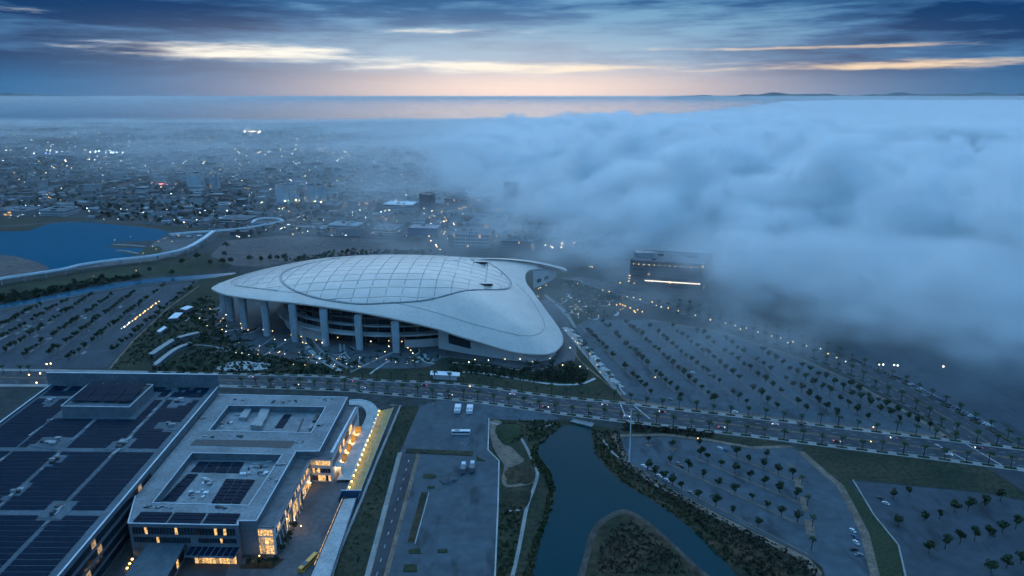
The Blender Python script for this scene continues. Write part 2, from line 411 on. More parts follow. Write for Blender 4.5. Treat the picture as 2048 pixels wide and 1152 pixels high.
# lake, canal, pond
lake = W([(-120, 462), (0, 463), (56, 462), (90, 450), (126, 444), (180, 445), (260, 452), (316, 459), (338, 465), (325, 475), (311, 481), (230, 484), (217, 493), (225, 496), (291, 497), (282, 505), (240, 500), (231, 503), (273, 511), (203, 524), (126, 536), (95, 538), (95, 533), (75, 524), (34, 513), (0, 509), (-120, 500)])
sheet('lake', lake, .06, 'lake_water')
up = [(-60, 621), (0, 610), (90, 593), (192, 572), (293, 558), (400, 550), (470, 545)]; lo = [(475, 551), (400, 558), (293, 567), (192, 583), (90, 602), (0, 618), (-60, 631)]
sheet('canal', W(up + lo), .06, 'canal_water')
pondL = [(1140, 851), (1119, 856), (1096, 876), (1074, 896), (1078, 920), (1099, 941), (1111, 976), (1108, 1000), (1099, 1026), (1079, 1086), (1064, 1152), (1050, 1230)]
pondR = [(1510, 1190), (1474, 1152), (1424, 1096), (1374, 1051), (1304, 1001), (1239, 961), (1205, 925), (1189, 906), (1186, 886), (1180, 858), (1185, 853)]
pond = [tuple(p) for p in smooth(W(pondL), 3)] + [tuple(p) for p in smooth(W(pondR), 3)]
sheet('pond', pond, .08, 'river_water')
# open land
sheet('park_lawn', W([(-60, 612), (0, 600), (90, 585), (190, 566), (300, 552), (420, 545), (470, 530), (450, 505), (420, 505), (300, 522), (150, 546), (0, 570), (-60, 580)]), .03, 'grass_dark')
sheet('park_verge', W([(20, 600), (60, 585), (190, 562), (260, 550), (380, 543), (380, 535), (280, 536), (180, 552), (60, 572)]), .045, 'grass')
sheet('dirt_field', W([(420, 512), (452, 482), (560, 471), (700, 476), (850, 485), (858, 497), (720, 508), (620, 518), (530, 534), (470, 532)]), .03, 'dirt')
sheet('near_lake_bank', W([(-60, 560), (-60, 502), (0, 509), (34, 513), (75, 524), (95, 533), (100, 541), (60, 546), (0, 555)]), .10, 'dirt')
sheet('far_lake_bank', W([(-60, 464), (0, 464), (56, 463), (92, 451), (130, 443), (240, 449), (330, 458), (450, 466), (440, 456), (300, 446), (180, 436), (90, 434), (-60, 440)]), .03, 'brown_scrub')
sheet('lake_terrace', W([(345, 467), (325, 477), (311, 482), (290, 500), (275, 513), (205, 527), (130, 541), (300, 522), (385, 502), (430, 478), (440, 465)]), .035, 'paving')
sheet('lake_lawn', W([(290, 497), (318, 492), (326, 500), (318, 507), (285, 510), (276, 507)]), .10, 'grass')
# the avenue and the cross street
AV_U = [(-60, 741), (0, 742), (200, 745), (436, 750), (650, 755), (740, 763), (920, 771), (1100, 795), (1247, 809), (1317, 818), (1500, 838), (1700, 861), (1900, 884), (2048, 902), (2200, 921)]
AV_L = [(-60, 769), (0, 769), (200, 769), (441, 770), (696, 779), (740, 783), (943, 800), (1100, 822), (1258, 841), (1500, 869), (1700, 894), (1900, 918), (2048, 937), (2200, 957)]
avU = [tuple(p) for p in smooth(W(AV_U), 4)]; avL = [tuple(p) for p in smooth(W(AV_L), 4)]
sheet('road', avU + avL[::-1], .12, 'road')
CS_L = [(1120, 556), (1150, 562), (1300, 610), (1450, 657), (1600, 708), (1698, 752), (1835, 826), (1922, 884)]
CS_R = [(1150, 553), (1180, 557), (1340, 604), (1500, 650), (1660, 703), (1812, 767), (1985, 861), (2050, 897)]
csL = W(CS_L); csR = W(CS_R)
sheet('street', csL + csR[::-1], .125, 'road')
sheet('lower_street', W([(1930, 915), (1965, 926), (2060, 992), (2200, 1090), (2400, 1100), (2048, 935)]), .115, 'road')
# car parks
LOT_A = W([(-140, 650), (-60, 634), (0, 624), (117, 601), (273, 575), (400, 562), (396, 572), (332, 614), (262, 680), (215, 734), (100, 738), (-140, 738)])
LOT_B = W([(1145, 652), (1180, 640), (1300, 640), (1450, 665), (1600, 716), (1698, 760), (1830, 833), (1895, 874), (1700, 853), (1500, 829), (1330, 811), (1270, 798), (1255, 798), (1200, 722)])
LOT_C = W([(1240, 877), (1330, 874), (1415, 884), (1504, 898), (1585, 895), (1600, 905), (1644, 946), (1674, 971), (1699, 1016), (1724, 1066), (1744, 1152), (1760, 1230), (1660, 1230), (1650, 1152), (1645, 1135), (1616, 1113), (1453, 1035), (1347, 979), (1261, 927)])
LOT_D = W([(1708, 962), (1800, 970), (1960, 986), (2060, 1005), (2300, 1230), (1830, 1230), (1812, 1152), (1798, 1090), (1750, 1030)])
LOT_E = W([(840, 812), (880, 800), (960, 806), (1090, 822), (1120, 838), (1090, 843), (978, 838), (976, 900), (998, 922), (996, 1010), (990, 1152), (985, 1230), (715, 1230), (735, 1152), (800, 905)])
sheet('car_park', LOT_A, .06, 'lot'); sheet('car_park', LOT_B, .06, 'lot_pale'); sheet('car_park', LOT_C, .10, 'lot_pale')
sheet('car_park', LOT_D, .06, 'lot'); sheet('car_park', LOT_E, .06, 'lot_pale')
sheet('outer_car_park', W([(1680, 705), (1812, 760), (1985, 855), (2060, 893), (2500, 1000), (2600, 700), (1900, 640)]), .05, 'lot')
raised('side_road', W([(806, 905), (735, 1152), (715, 1230), (755, 1230), (772, 1152), (838, 905)]), .09, 'road', .02)
# verges
sheet('verge', W([(1598, 905), (1612, 890), (1650, 892), (1960, 928), (2048, 984), (2060, 1002), (1960, 984), (1800, 968), (1706, 958), (1680, 968), (1650, 945)]), .08, 'grass_dark')
sheet('ditch_bank', W([(1640, 940), (1690, 955), (1745, 1028), (1796, 1090), (1808, 1152), (1815, 1230), (1770, 1230), (1750, 1152), (1728, 1064), (1704, 1014), (1678, 968)]), .07, 'grass')
sheet('avenue_lawn', W([(1245, 850), (1330, 858), (1450, 872), (1560, 884), (1588, 890), (1570, 897), (1504, 895), (1420, 880), (1330, 870), (1244, 868)]), .07, 'grass_dark')
sheet('river_bank', W([(1185, 850), (1240, 858), (1240, 877), (1261, 927), (1347, 979), (1453, 1035), (1616, 1113), (1645, 1135), (1655, 1230), (1500, 1230), (1300, 1050), (1180, 950), (1150, 870)]), .04, 'brown_scrub')
sheet('garden_bank', W([(978, 838), (1090, 843), (1150, 838), (1185, 850), (1130, 900), (1120, 1000), (1090, 1152), (1080, 1230), (988, 1230), (996, 1010), (998, 922), (976, 900)]), .04, 'grass_dark')
sheet('embankment', W([(842, 812), (818, 812), (803, 812), (760, 920), (727, 1000), (655, 1152), (620, 1230), (712, 1230), (733, 1152), (800, 905)]), .05, 'grass_dark')
isl = [tuple(p) for p in smooth(W([(1160, 1200), (1168, 1110), (1185, 1058), (1215, 1032), (1250, 1020), (1290, 1040), (1335, 1078), (1390, 1130), (1440, 1190), (1300, 1260)]), 4, True)]
isl2 = [tuple(p) for p in smooth(W([(1174, 1200), (1182, 1110), (1197, 1064), (1222, 1042), (1253, 1032), (1289, 1051), (1332, 1087), (1380, 1135), (1420, 1190), (1300, 1240)]), 4, True)]
b = MB(); b.prism(isl, .0, .8, 0); isle = tag(b.build('island', 'shore'), kind='structure')
b = MB(); b.prism(isl2, .7, 1.6, 0); tag(b.build('island_mound', 'brown_scrub'), kind='structure')
STAD_GROUND = W([(400, 560), (470, 548), (1140, 545), (1290, 600), (1180, 636), (1145, 652), (1200, 722), (1255, 798), (1245, 806), (1100, 790), (920, 768), (740, 760), (640, 752), (215, 742), (262, 682), (334, 614)])
sheet('stadium_grounds', STAD_GROUND, .05, 'grass_dark')
sheet('stadium_plaza', [tuple(p) for p in smooth(W([(430, 620), (470, 690), (560, 715), (700, 735), (850, 735), (900, 715), (1080, 742), (1150, 720), (1140, 650), (1110, 600), (1000, 600), (560, 560)]), 4, True)], .09, 'paving')
# pavements with kerbs, palm beds, painted lines
def offset(pts, d):
    out = []
    for i, p in enumerate(pts):
        a = pts[max(i - 1, 0)]; c = pts[min(i + 1, len(pts) - 1)]; L = math.hypot(c[0] - a[0], c[1] - a[1]) or 1
        out.append((p[0] - (c[1] - a[1]) / L * d, p[1] + (c[0] - a[0]) / L * d))
    return out
def strip(name, pts, w, z, m, h=.15, kind='structure'):
    b = MB(); b.ribbon(pts, w, z, 0, h); return tag(b.build(name, m), kind=kind)
strip('pavement', offset(avU, 2.5), 5.5, .27, 'concrete', .2); strip('pavement', offset(avL, -2.5), 5.5, .27, 'concrete', .2)
strip('pavement', offset(csL, 2.5), 5, .26, 'paving', .2); strip('pavement', offset(csR, -2.5), 5, .26, 'paving', .2)
strip('pavement', W([(1250, 800), (1330, 813), (1500, 831), (1700, 855), (1895, 876)]), 5, .20, 'sandy', .14)
strip('pavement', W([(1895, 876), (1830, 834), (1698, 761), (1600, 717), (1450, 666), (1300, 640)]), 4, .20, 'sandy', .14)
strip('pavement', W([(1240, 872), (1330, 870), (1415, 880), (1504, 896), (1585, 893)]), 4, .24, 'sandy', .14)
strip('pavement', W([(1226, 866), (1255, 928), (1345, 984), (1450, 1041), (1612, 1119), (1650, 1165)]), 5, .22, 'sandy', .2)
strip('footpath', W([(1196, 868), (1225, 905), (1262, 935), (1310, 970), (1350, 990)]), 1.6, .16, 'concrete', .1)
strip('kerb', W([(1600, 903), (1648, 945), (1680, 972), (1703, 1015), (1729, 1066), (1752, 1160), (1765, 1230)]), 5, .24, 'sandy', .14)
strip('kerb', W([(1706, 960), (1748, 1030), (1797, 1090), (1811, 1152), (1825, 1230)]), 1.0, .22, 'concrete', .15)
strip('kerb', W([(978, 837), (976, 900), (998, 922), (996, 1010), (990, 1152), (986, 1230)]), .9, .25, 'concrete_pale', .2)
strip('kerb', W([(800, 905), (735, 1152), (713, 1230)]), 3.2, .24, 'concrete', .2)
strip('kerb', W([(838, 905), (772, 1152), (752, 1230)]), 2.6, .24, 'sandy', .2)
strip('retaining_wall', W([(780, 812), (801, 813), (756, 920), (724, 1000), (655, 1160), (620, 1230)]), 1.6, 1.2, 'concrete', 1.2)
strip('lot_edge', W([(-60, 629), (0, 621), (117, 598), (273, 572), (400, 559)]), 4, .22, 'paving', .15)
strip('lot_edge', W([(398, 572), (336, 616), (266, 682), (219, 738)]), 2.5, .22, 'sandy', .15)
# painted lines on the avenue
lines = MB(); yel = MB()
def mid(t):
    n = min(len(avU), len(avL)); out = []
    for i in range(60):
        u = i / 59
        def at(p):
            k = u * (len(p) - 1); j = min(int(k), len(p) - 2); return lerp(p[j], p[j + 1], k - j)
        out.append(lerp(at(avU), at(avL), t))
    return out
def dashes(b, pts, L, gap, w, z):
    for x, y, h in along(pts, L + gap): b.box(x, y, z, L, w, .01, h, bottom=False)
for t in (.12, .25, .75, .88): dashes(lines, mid(t), 4, 10, .3, .145)
yel.ribbon(mid(.50), .45, .15)
for t in (.46, .54): yel.ribbon(mid(t), .3, .15)
dashes(lines, [lerp(a, c, .3) for a, c in zip(csL, csR)], 4, 10, .3, .15); dashes(lines, [lerp(a, c, .7) for a, c in zip(csL, csR)], 4, 10, .3, .15)
yel.ribbon([lerp(a, c, .5) for a, c in zip(csL, csR)], .7, .155)
for q in (((1925, 884), (2010, 935)), ((1870, 888), (1945, 928)), ((1262, 806), (1300, 838)), ((1240, 806), (1252, 836))):
    lines.ribbon(W(q), 1.0, .16)
sideC = W([(822, 905), (753, 1152), (735, 1230)]); dashes(lines, sideC, 3, 9, .5, .125)
yel.ribbon(W([(803, 905), (740, 1152), (720, 1230)]), .35, .27); yel.ribbon(W([(835, 905), (769, 1152), (749, 1230)]), .35, .27)
tag(lines.build('road_markings', 'paint'), kind='structure'); tag(yel.build('yellow_markings', 'paint_yellow'), kind='structure')
# parking rows: kerbed island, bay lines on both sides
ROWS_A = [((140, 722), (330, 574)), ((100, 713), (268, 590)), ((48, 716), (222, 596)), ((12, 706), (185, 594)), ((-20, 695), (135, 604)), ((-30, 675), (80, 614))]
ROWS_B = [((1157, 650), (1300, 790)), ((1205, 650), (1362, 797)), ((1252, 652), (1428, 804)), ((1300, 660), (1492, 812)), ((1345, 662), (1552, 818)), ((1395, 668), (1612, 824)), ((1452, 686), (1672, 832)), ((1525, 708), (1735, 840)), ((1605, 738), (1800, 848)), ((1700, 778), (1858, 862))]
z7 = zoomer(1200, 860, 3.946); z8 = zoomer(1600, 700, 2.549)
ROWS_C = [tuple(z7([(530, 268), (1625, 772)])), tuple(z7([(750, 227), (1595, 588)])), tuple(z7([(1000, 195), (1535, 408)]))]
bays = MB(); isls = MB(); oran = MB()
def parking_row(a, c, bay=5.2, iw=1.6, z=.07, both=True, step=2.8, im=0):
    A, B = g2(*a), g2(*c); L = math.hypot(B[0] - A[0], B[1] - A[1]); h = math.atan2(B[1] - A[1], B[0] - A[0]); nx, ny = -math.sin(h), math.cos(h)
    isls.box((A[0] + B[0]) / 2, (A[1] + B[1]) / 2, .05, L, iw, .17, h)
    oran.bar((A[0] + nx * iw * .45, A[1] + ny * iw * .45), (B[0] + nx * iw * .45, B[1] + ny * iw * .45), .222, .012, .35)
    for i in range(int(L / step)):
        s = i * step + 1; x, y = A[0] + math.cos(h) * s, A[1] + math.sin(h) * s
        for sg in ((1, -1) if both else (1,)):
            o = sg * (iw / 2 + bay / 2)
            bays.box(x + nx * o, y + ny * o, z, .22, bay, .01, h, bottom=False)
for r in ROWS_A: parking_row(*r)
for r in ROWS_B: parking_row(*r)
for r in ROWS_C: parking_row(*r, z=.11, iw=2.2)
parking_row(*[tuple(p) for p in z7([(320, 300), (1650, 990)])], z=.11, iw=1.0, both=False)
hrn = random.Random(12); hat = MB()
for rows_, cnt in ((ROWS_A, 34), (ROWS_B, 30)):
    for _ in range(cnt):
        a, c = hrn.choice(rows_); A, B = g2(*a), g2(*c); t_ = hrn.uniform(.05, .95); h = math.atan2(B[1] - A[1], B[0] - A[0]); sg = hrn.choice((-1, 1)); p = lerp(A, B, t_); n_ = hrn.randint(3, 9)
        for k in range(n_):
            s_ = k * .9; hat.box(p[0] + math.cos(h) * s_ - math.sin(h) * 3.6 * sg, p[1] + math.sin(h) * s_ + math.cos(h) * 3.6 * sg, .072, .38, 4.6, .01, h + .5 * sg, bottom=False)
tag(hat.build('hatched_bays', 'paint'), kind='structure')
tag(isls.build('parking_islands', 'paving'), kind='structure'); tag(oran.build('island_edging', 'paint_yellow'), kind='structure')
tag(bays.build('bay_markings', 'paint'), kind='structure')
bay2 = MB()
for k in range(9): bay2.ribbon(W([(880, 985 + k * 12), (955, 985 + k * 12)]), .2, .08)
for q in ([(868, 1132), (955, 1134), (955, 1148), (868, 1146)], [(874, 1104), (957, 1107), (957, 1112), (874, 1109)], [(905, 973), (968, 975), (968, 980)], [(862, 973), (872, 974)]):
    bay2.ribbon(W(q + [q[0]]), .3, .085)
tag(bay2.build('bay_outlines', 'paint_yellow'), kind='structure')
for q in ([(1530, 375), (1588, 382), (1605, 480), (1542, 465)], [(1575, 528), (1618, 532), (1655, 655), (1595, 640)], [(1610, 705), (1685, 722), (1700, 842), (1628, 828)]):
    raised('parking_island', W(z7(q)), .30, 'sandy', .25)
for q in ([(345, 122), (385, 112), (418, 124), (382, 134)], [(530, 145), (570, 135), (610, 152), (575, 172)], [(750, 134), (780, 125), (808, 134), (780, 146)], [(1285, 214), (1315, 206), (1342, 214), (1315, 224)], [(1480, 262), (1558, 312), (1490, 290)]):
    raised('parking_island', W(z7(q)), .30, 'sandy', .25)
for q in ([(845, 955), (848, 949), (870, 949), (874, 954), (868, 957), (850, 957)], [(855, 973), (870, 973), (868, 978), (854, 978)], [(817, 1100), (840, 1096), (842, 1108), (818, 1107)], [(875, 1100), (895, 1099), (895, 1106), (875, 1106)], [(808, 1130), (833, 1129), (835, 1144), (806, 1144)], [(953, 910), (958, 916), (972, 923), (953, 922)]):
    raised('planter_bed', W(q), .35, 'grass', .3)
sheet('planter_strip', W([(843, 985), (856, 985), (828, 1085), (815, 1085)]), .2, 'brown_scrub')
strip('kerb', W([(858, 985), (830, 1088)]), .5, .26, 'concrete_pale', .2)
# garden paths by the pond
for q, w in (([(980, 845), (1000, 850), (1030, 862), (1050, 890), (1062, 915), (1075, 945), (1068, 975), (1055, 1010), (1045, 1060), (1035, 1110), (1025, 1152)], 2.2), ([(985, 848), (990, 880), (1000, 905), (1012, 930), (1008, 965), (1022, 972), (1050, 968), (1070, 962)], 3.0), ([(1018, 1022), (1040, 1020), (1052, 1012)], 1.6), ([(1075, 858), (1100, 850), (1118, 845)], 1.8)):
    strip('footpath', [tuple(p) for p in smooth(W(q), 3)], w, .16, 'sandy' if w > 2.5 else 'concrete', .1)
sheet('sandy_bed', [tuple(p) for p in smooth(W([(980, 842), (1010, 848), (1005, 880), (1025, 896), (1040, 912), (1048, 922), (1020, 935), (1005, 925), (985, 890)]), 3, True)], .10, 'sandy')
def mound(name, cx, cy, rx, ry, hgt, m, label, cat='mound', kind=None):
    c = G(cx, cy); e = G(cx + rx, cy); f = G(cx, cy - ry); A = (e - c).length; B = (f - c).length; b = MB(); rn = random.Random(int(cx)); rings = 5; n = 22
    jit = [1 + .12 * math.sin(3 * k * .285 + cx) + rn.uniform(-.04, .04) for k in range(n)]
    for i in range(rings + 1):
        s = i / rings
        for k in range(n):
            t = 2 * math.pi * k / n; b.v.append((c.x + A * math.cos(t) * s * jit[k], c.y + B * math.sin(t) * s * jit[k], .05 + hgt * (1 - s * s)))
    for i in range(rings):
        for k in range(n):
            b.f.append((i * n + k, (i + 1) * n + k, (i + 1) * n + (k + 1) % n, i * n + (k + 1) % n)); b.mi.append(0)
    o = b.build(name, m, None, (c.x, c.y, 0)); return tag(o, kind='structure')
mound('planted_mound', 1018, 866, 28, 22, 2.5, 'grass', ''); mound('bare_mound', 1041, 948, 30, 20, 2.0, 'brown_scrub', ''); mound('bare_mound', 1036, 995, 28, 22, 2.0, 'brown_scrub', '')
sheet('pond_shallows', W([(1030, 842), (1080, 850), (1060, 868), (1052, 880), (1040, 862)]), .055, 'brown_scrub')
# low bridge over the head of the pond
br = thing('footbridge', 'pale low footbridge over the narrow head of the pond beside the avenue', 'bridge', G(1162, 849))
b = MB(); b.prism(W([(1140, 843), (1145, 839), (1188, 848), (1184, 854)], .9), .5, .9, 0, True, None, True); b.build('deck', 'concrete', br)
for q in ([(1140, 843), (1184, 854)], [(1145, 839), (1188, 848)]):
    b = MB(); A, B = W(q, .9); b.bar(A, B, .91, .8, .25); b.build('parapet', 'concrete_pale', br)
# ================================================================== the stadium
st = thing('stadium', 'huge pale swept-roof stadium on tall columns with a translucent gridded dome', 'stadium', (-120, 770, 0))
EDGE = [((425, 578), 40), ((450, 588), 42), ((479, 593), 43), ((524, 599), 43.5), ((580, 604), 44), ((644, 612), 43), ((711, 622), 40.5), ((784, 635.5), 37), ((873, 656), 29), ((918, 671), 24), ((963, 684), 19.5), ((1008, 698), 15), ((1042, 705), 12.5), ((1076, 707.5), 11), ((1099, 706), 10.5), ((1114, 699), 10.5), ((1125, 684), 11), ((1123, 667), 12.5), ((1112, 647), 15), ((1087, 613), 20), ((1065, 582), 26), ((1053, 566), 29), ((1050, 552), 31), ((1056, 542), 30), ((1071, 537), 27), ((1099, 535.5), 20), ((1130, 541), 12), ((1129, 536), 13), ((1099, 532.5), 22), ((1065, 529.5), 29), ((1026, 524), 35), ((986, 518), 40), ((895, 512), 46), ((830, 509.5), 47), ((760, 509), 47), ((693, 512.5), 47), ((626, 519), 46), ((558, 531.5), 45), ((502, 545), 43.5), ((456, 560), 42), ((430, 571), 40.5)]
edge = [tuple(G(p[0], p[1], z)) for p, z in EDGE]
edge = smooth(edge, 5, True)
CX, CY, CZ = -122.0, 752.0, 62.0
NE = len(edge)
# the roof is swept from the crown to the edge; s = 0 at the crown, 1 at the rim
POW = 2.15
def roof_pt(s, e, lift=0.0):
    q = s ** POW
    return (CX + (e[0] - CX) * s, CY + (e[1] - CY) * s, CZ + (e[2] - CZ) * q + lift)
angs = [math.atan2(e[1] - CY, e[0] - CX) for e in edge]
def roof_at(x, y, lift=0.0):
    r = math.hypot(x - CX, y - CY)
    if r < 1e-4: return (x, y, CZ + lift)
    a = math.atan2(y - CY, x - CX); best = None
    for i in range(NE):
        p, q = edge[i], edge[(i + 1) % NE]
        # ray from crown at angle a against edge segment
        ax, ay = p[0] - CX, p[1] - CY; bx, by = q[0] - CX, q[1] - CY; ca, sa = math.cos(a), math.sin(a)
        den = ca * (by - ay) - sa * (bx - ax)
        if abs(den) < 1e-9: continue
        t = (ax * (by - ay) - ay * (bx - ax)) / den; u = (ax * sa - ay * ca) / den
        if t > 0 and -1e-6 <= u <= 1 + 1e-6 and (best is None or t > best[0]): best = (t, p[2] + (q[2] - p[2]) * u)
    Rr, ze = best
    return (x, y, CZ + (ze - CZ) * min(1.2, r / Rr) ** POW + lift)
b = MB(); rings = 26; k0 = 0
for i in range(rings + 1):
    for e in edge: b.v.append(roof_pt(i / rings, e))
for i in range(rings):
    for k in range(NE):
        k2 = (k + 1) % NE; b.f.append((i * NE + k, i * NE + k2, (i + 1) * NE + k2, (i + 1) * NE + k)); b.mi.append(1 if i >= rings - 3 else 0)
b.f = [f[::-1] for f in b.f]
roof = b.build('roof', ['roof_metal', 'roof_metal'], st, sm=True)
# rim: rounded lip and soffit
b = MB()
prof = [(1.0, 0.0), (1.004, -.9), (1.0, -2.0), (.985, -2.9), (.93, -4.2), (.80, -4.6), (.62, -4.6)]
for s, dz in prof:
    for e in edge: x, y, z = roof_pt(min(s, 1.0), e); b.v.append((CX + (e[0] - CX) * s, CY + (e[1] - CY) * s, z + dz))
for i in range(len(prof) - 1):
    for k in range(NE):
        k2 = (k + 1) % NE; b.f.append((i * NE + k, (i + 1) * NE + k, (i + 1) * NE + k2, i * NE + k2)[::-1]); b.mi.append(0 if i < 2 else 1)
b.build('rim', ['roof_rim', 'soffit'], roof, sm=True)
# seams
ECX, ECY, EA, EB, EROT = -132.0, 766.0, 132.0, 98.0, R(3.5)
def ell(t, k=1.0):
    x, y = EA * k * math.cos(t), EB * k * math.sin(t); return (ECX + x * math.cos(EROT) - y * math.sin(EROT), ECY + x * math.sin(EROT) + y * math.cos(EROT))
def in_ell(x, y, k=1.0):
    x -= ECX; y -= ECY; u = x * math.cos(EROT) + y * math.sin(EROT); v = -x * math.sin(EROT) + y * math.cos(EROT)
    return (u / (EA * k)) ** 2 + (v / (EB * k)) ** 2
def seam(pts, r, closed=False):
    b = MB(); P = [roof_at(x, y, .35) for x, y in pts]; b.tube(P + ([P[0]] if closed else []), r, 5); b.build('seam', 'seam', roof)
seam([ell(2 * math.pi * i / 90) for i in range(90)], .25, True)
SL = [(462, 568), (470, 572), (500, 577), (540, 582), (600, 587), (700, 594), (760, 603), (850, 622), (920, 643), (980, 660), (1030, 671), (1060, 674), (1080, 667), (1089, 655), (1086, 640), (1075, 620), (1060, 595), (1047, 582), (1033, 569)]
def on_roof(px, py):
    """where the photo ray meets the roof, coming from above"""
    z = 72.0
    while z > 6:
        v = G(px, py, z)
        if roof_at(v.x, v.y)[2] >= z and inside((v.x, v.y), edge2): break
        z -= .5
    return (v.x, v.y)
edge2 = [(e[0], e[1]) for e in edge]
sl = [on_roof(*p) for p in SL]; seam([tuple(p) for p in smooth(sl, 3)], .14)
SL2 = [(462, 568), (466, 562), (490, 551), (540, 538), (600, 526), (680, 516)]
seam([tuple(p) for p in smooth([on_roof(*p) for p in SL2], 3)], .2)
# translucent panels, cut to the ellipse; a crescent of panels lies outside it
def clip(poly, fn):
    """clip polygon by fn(x, y) <= 0"""
    out = []
    for i in range(len(poly)):
        p, q = poly[i], poly[(i + 1) % len(poly)]; fp, fq = fn(*p), fn(*q)
        if fp <= 0: out.append(p)
        if (fp <= 0) != (fq <= 0):
            lo_, hi_ = p, q
            for _ in range(12):
                m_ = ((lo_[0] + hi_[0]) / 2, (lo_[1] + hi_[1]) / 2)
                if (fn(*m_) <= 0) == (fp <= 0): lo_ = m_
                else: hi_ = m_
            out.append(((lo_[0] + hi_[0]) / 2, (lo_[1] + hi_[1]) / 2))
    return out
def panel(poly, lift, m):
    if len(poly) < 3: return
    ar = abs(sum(a[0] * c[1] - c[0] * a[1] for a, c in zip(poly, poly[1:] + poly[:1]))) / 2
    if ar < 8: return
    if not ccw(poly): poly = poly[::-1]
    dense = []
    for a, c in zip(poly, poly[1:] + poly[:1]): dense += [a, lerp(a, c, .5)]
    mx, my = sum(p[0] for p in poly) / len(poly), sum(p[1] for p in poly) / len(poly)
    b = MB(); n = len(dense); b.v = [roof_at(p[0], p[1], lift) for p in dense] + [roof_at(mx, my, lift + .2)] + [roof_at(p[0], p[1], -.1) for p in dense]
    for i in range(n):
        j = (i + 1) % n; b.f += [(i, j, n), (n + 1 + i, n + 1 + j, j, i)]; b.mi += [0, 0]
    b.build('roof_panel', m, roof, sm=False)
prn = random.Random(3)
GX, GY = 17.0, 17.5; gap_ = .5
x = ECX - 10.5 * GX
def rows(x0, x1, y0, y1, fn, seed):
    nx = int((x1 - x0) / GX); ny = int((y1 - y0) / GY)
    for i in range(nx):
        for j in range(ny):
            xa, ya = x0 + i * GX, y0 + j * GY
            q = [(xa + gap_, ya + gap_), (xa + GX - gap_, ya + gap_), (xa + GX - gap_, ya + GY - gap_), (xa + gap_, ya + GY - gap_)]
            if all(fn(*p) > 0 for p in q): continue
            panel(clip(q, fn), .5, prn.choice(['etfe', 'etfe', 'etfe_b', 'etfe_c']))
rows(ECX - 8 * GX, ECX + 8 * GX, ECY - 6 * GY, ECY + 6 * GY, lambda x, y: in_ell(x, y, .985) - 1, 1)
# crescent outside the ellipse on the far-left side
crA = [tuple(p) for p in smooth([on_roof(*p) for p in SL2], 3)][::-1] + [tuple(p) for p in smooth([on_roof(*p) for p in SL[:6]], 3)]
crA = [lerp(p, (ECX, ECY), .012) for p in crA]
def crescent(x, y): return -1 if inside((x, y), crA) and in_ell(x, y, 1.02) > 1 else 1
rows(ECX - 13 * GX, ECX + 1 * GX, ECY - 6 * GY, ECY + 9 * GY, crescent, 2)
b = MB(); n = 72
b.v = [roof_at(ECX, ECY, .22)] + [roof_at(*ell(2 * math.pi * i / n, r), .22) for r in (.2, .4, .6, .8, .99) for i in range(n)]
for i in range(n): b.f.append((0, 1 + i, 1 + (i + 1) % n)); b.mi.append(0)
for r in range(4):
    for i in range(n): b.f.append((1 + r * n + i, 1 + (r + 1) * n + i, 1 + (r + 1) * n + (i + 1) % n, 1 + r * n + (i + 1) % n)); b.mi.append(0)
b.build('panel_frame', 'frame_grey', roof, sm=True)
# two opened vents on the dome
for (px, py), w in (((961, 527), 24), ((970, 570), 28)):
    x, y = on_roof(px, py); z = roof_at(x, y)[2]
    v = MB(); v.box(x, y, z + .3, 17, 9, 1.2, 0, 0); v.box(x, y - 5.2, z + .2, 17.5, .8, 2.6, 0, 1); v.box(x - 8.6, y, z + .2, .7, 10, 2.2, 0, 1)
    v.build('roof_vent', ['roof_metal', 'glass_dark'], roof)
# columns under the front edge
COLS = [((450, 626), 15), ((464, 642), 15), ((491, 660), 15.5), ((535, 671), 16), ((591, 683), 15.5), ((652, 691), 15), ((720, 699), 14.5), ((793, 706), 13.5)]
for (px, py), w in COLS:
    c = G(px, py); top = roof_at(c.x, c.y)[2] - 2.5; b = MB()
    prof = [(-.5, -.32), (-.32, -.5), (.32, -.5), (.5, -.32), (.5, .32), (.32, .5), (-.32, .5), (-.5, .32)]
    n = 8
    for z, k in ((0, .92), (top * .5, 1.0), (top, 1.05)):
        for a, d in prof: b.v.append((c.x + a * 7.2 * k, c.y + d * 6.0 * k, z))
    for i in range(2):
        for k in range(n): b.f.append((i * n + k, i * n + (k + 1) % n, (i + 1) * n + (k + 1) % n, (i + 1) * n + k)); b.mi.append(0)
    b.build('column', 'column', st)
# bowl: recessed glass wall, ring concourses, low curved white walls
def ring_pts(k, a0, a1, n): return [(ECX + 6 + EA * k * math.cos(t), ECY + 4 + EB * k * math.sin(t)) for t in [R(a0 + (a1 - a0) * i / n) for i in range(n + 1)]]
b = MB(); P = ring_pts(.98, 165, 330, 44)
for a, c in zip(P, P[1:]): b.face([(a[0], a[1], 0), (c[0], c[1], 0), (c[0], c[1], 44), (a[0], a[1], 44)])
b.build('bowl_glass', 'glass_dark', st)
for k, z, h, d, a0, a1, m in ((1.07, 12.5, 1.8, 9, 175, 322, 'white_wall'), (1.03, 21.0, 1.2, 6, 195, 318, 'column'), (1.02, 29, 1.0, 5, 190, 300, 'soffit')):
    b = MB(); P = ring_pts(k, a0, a1, 44); b.ribbon(P, d, z + h, 0, h); b.build('concourse', m, st)
for k, a0, a1, h in ((1.10, 276, 292, 8.5), (1.10, 295, 314, 8.0), (1.05, 196, 240, 9)):
    b = MB(); P = ring_pts(k, a0, a1, 16); b.walls(P, 0, h, 0, False, 1.5); b.build('curved_wall', 'white_wall', st)
b = MB()
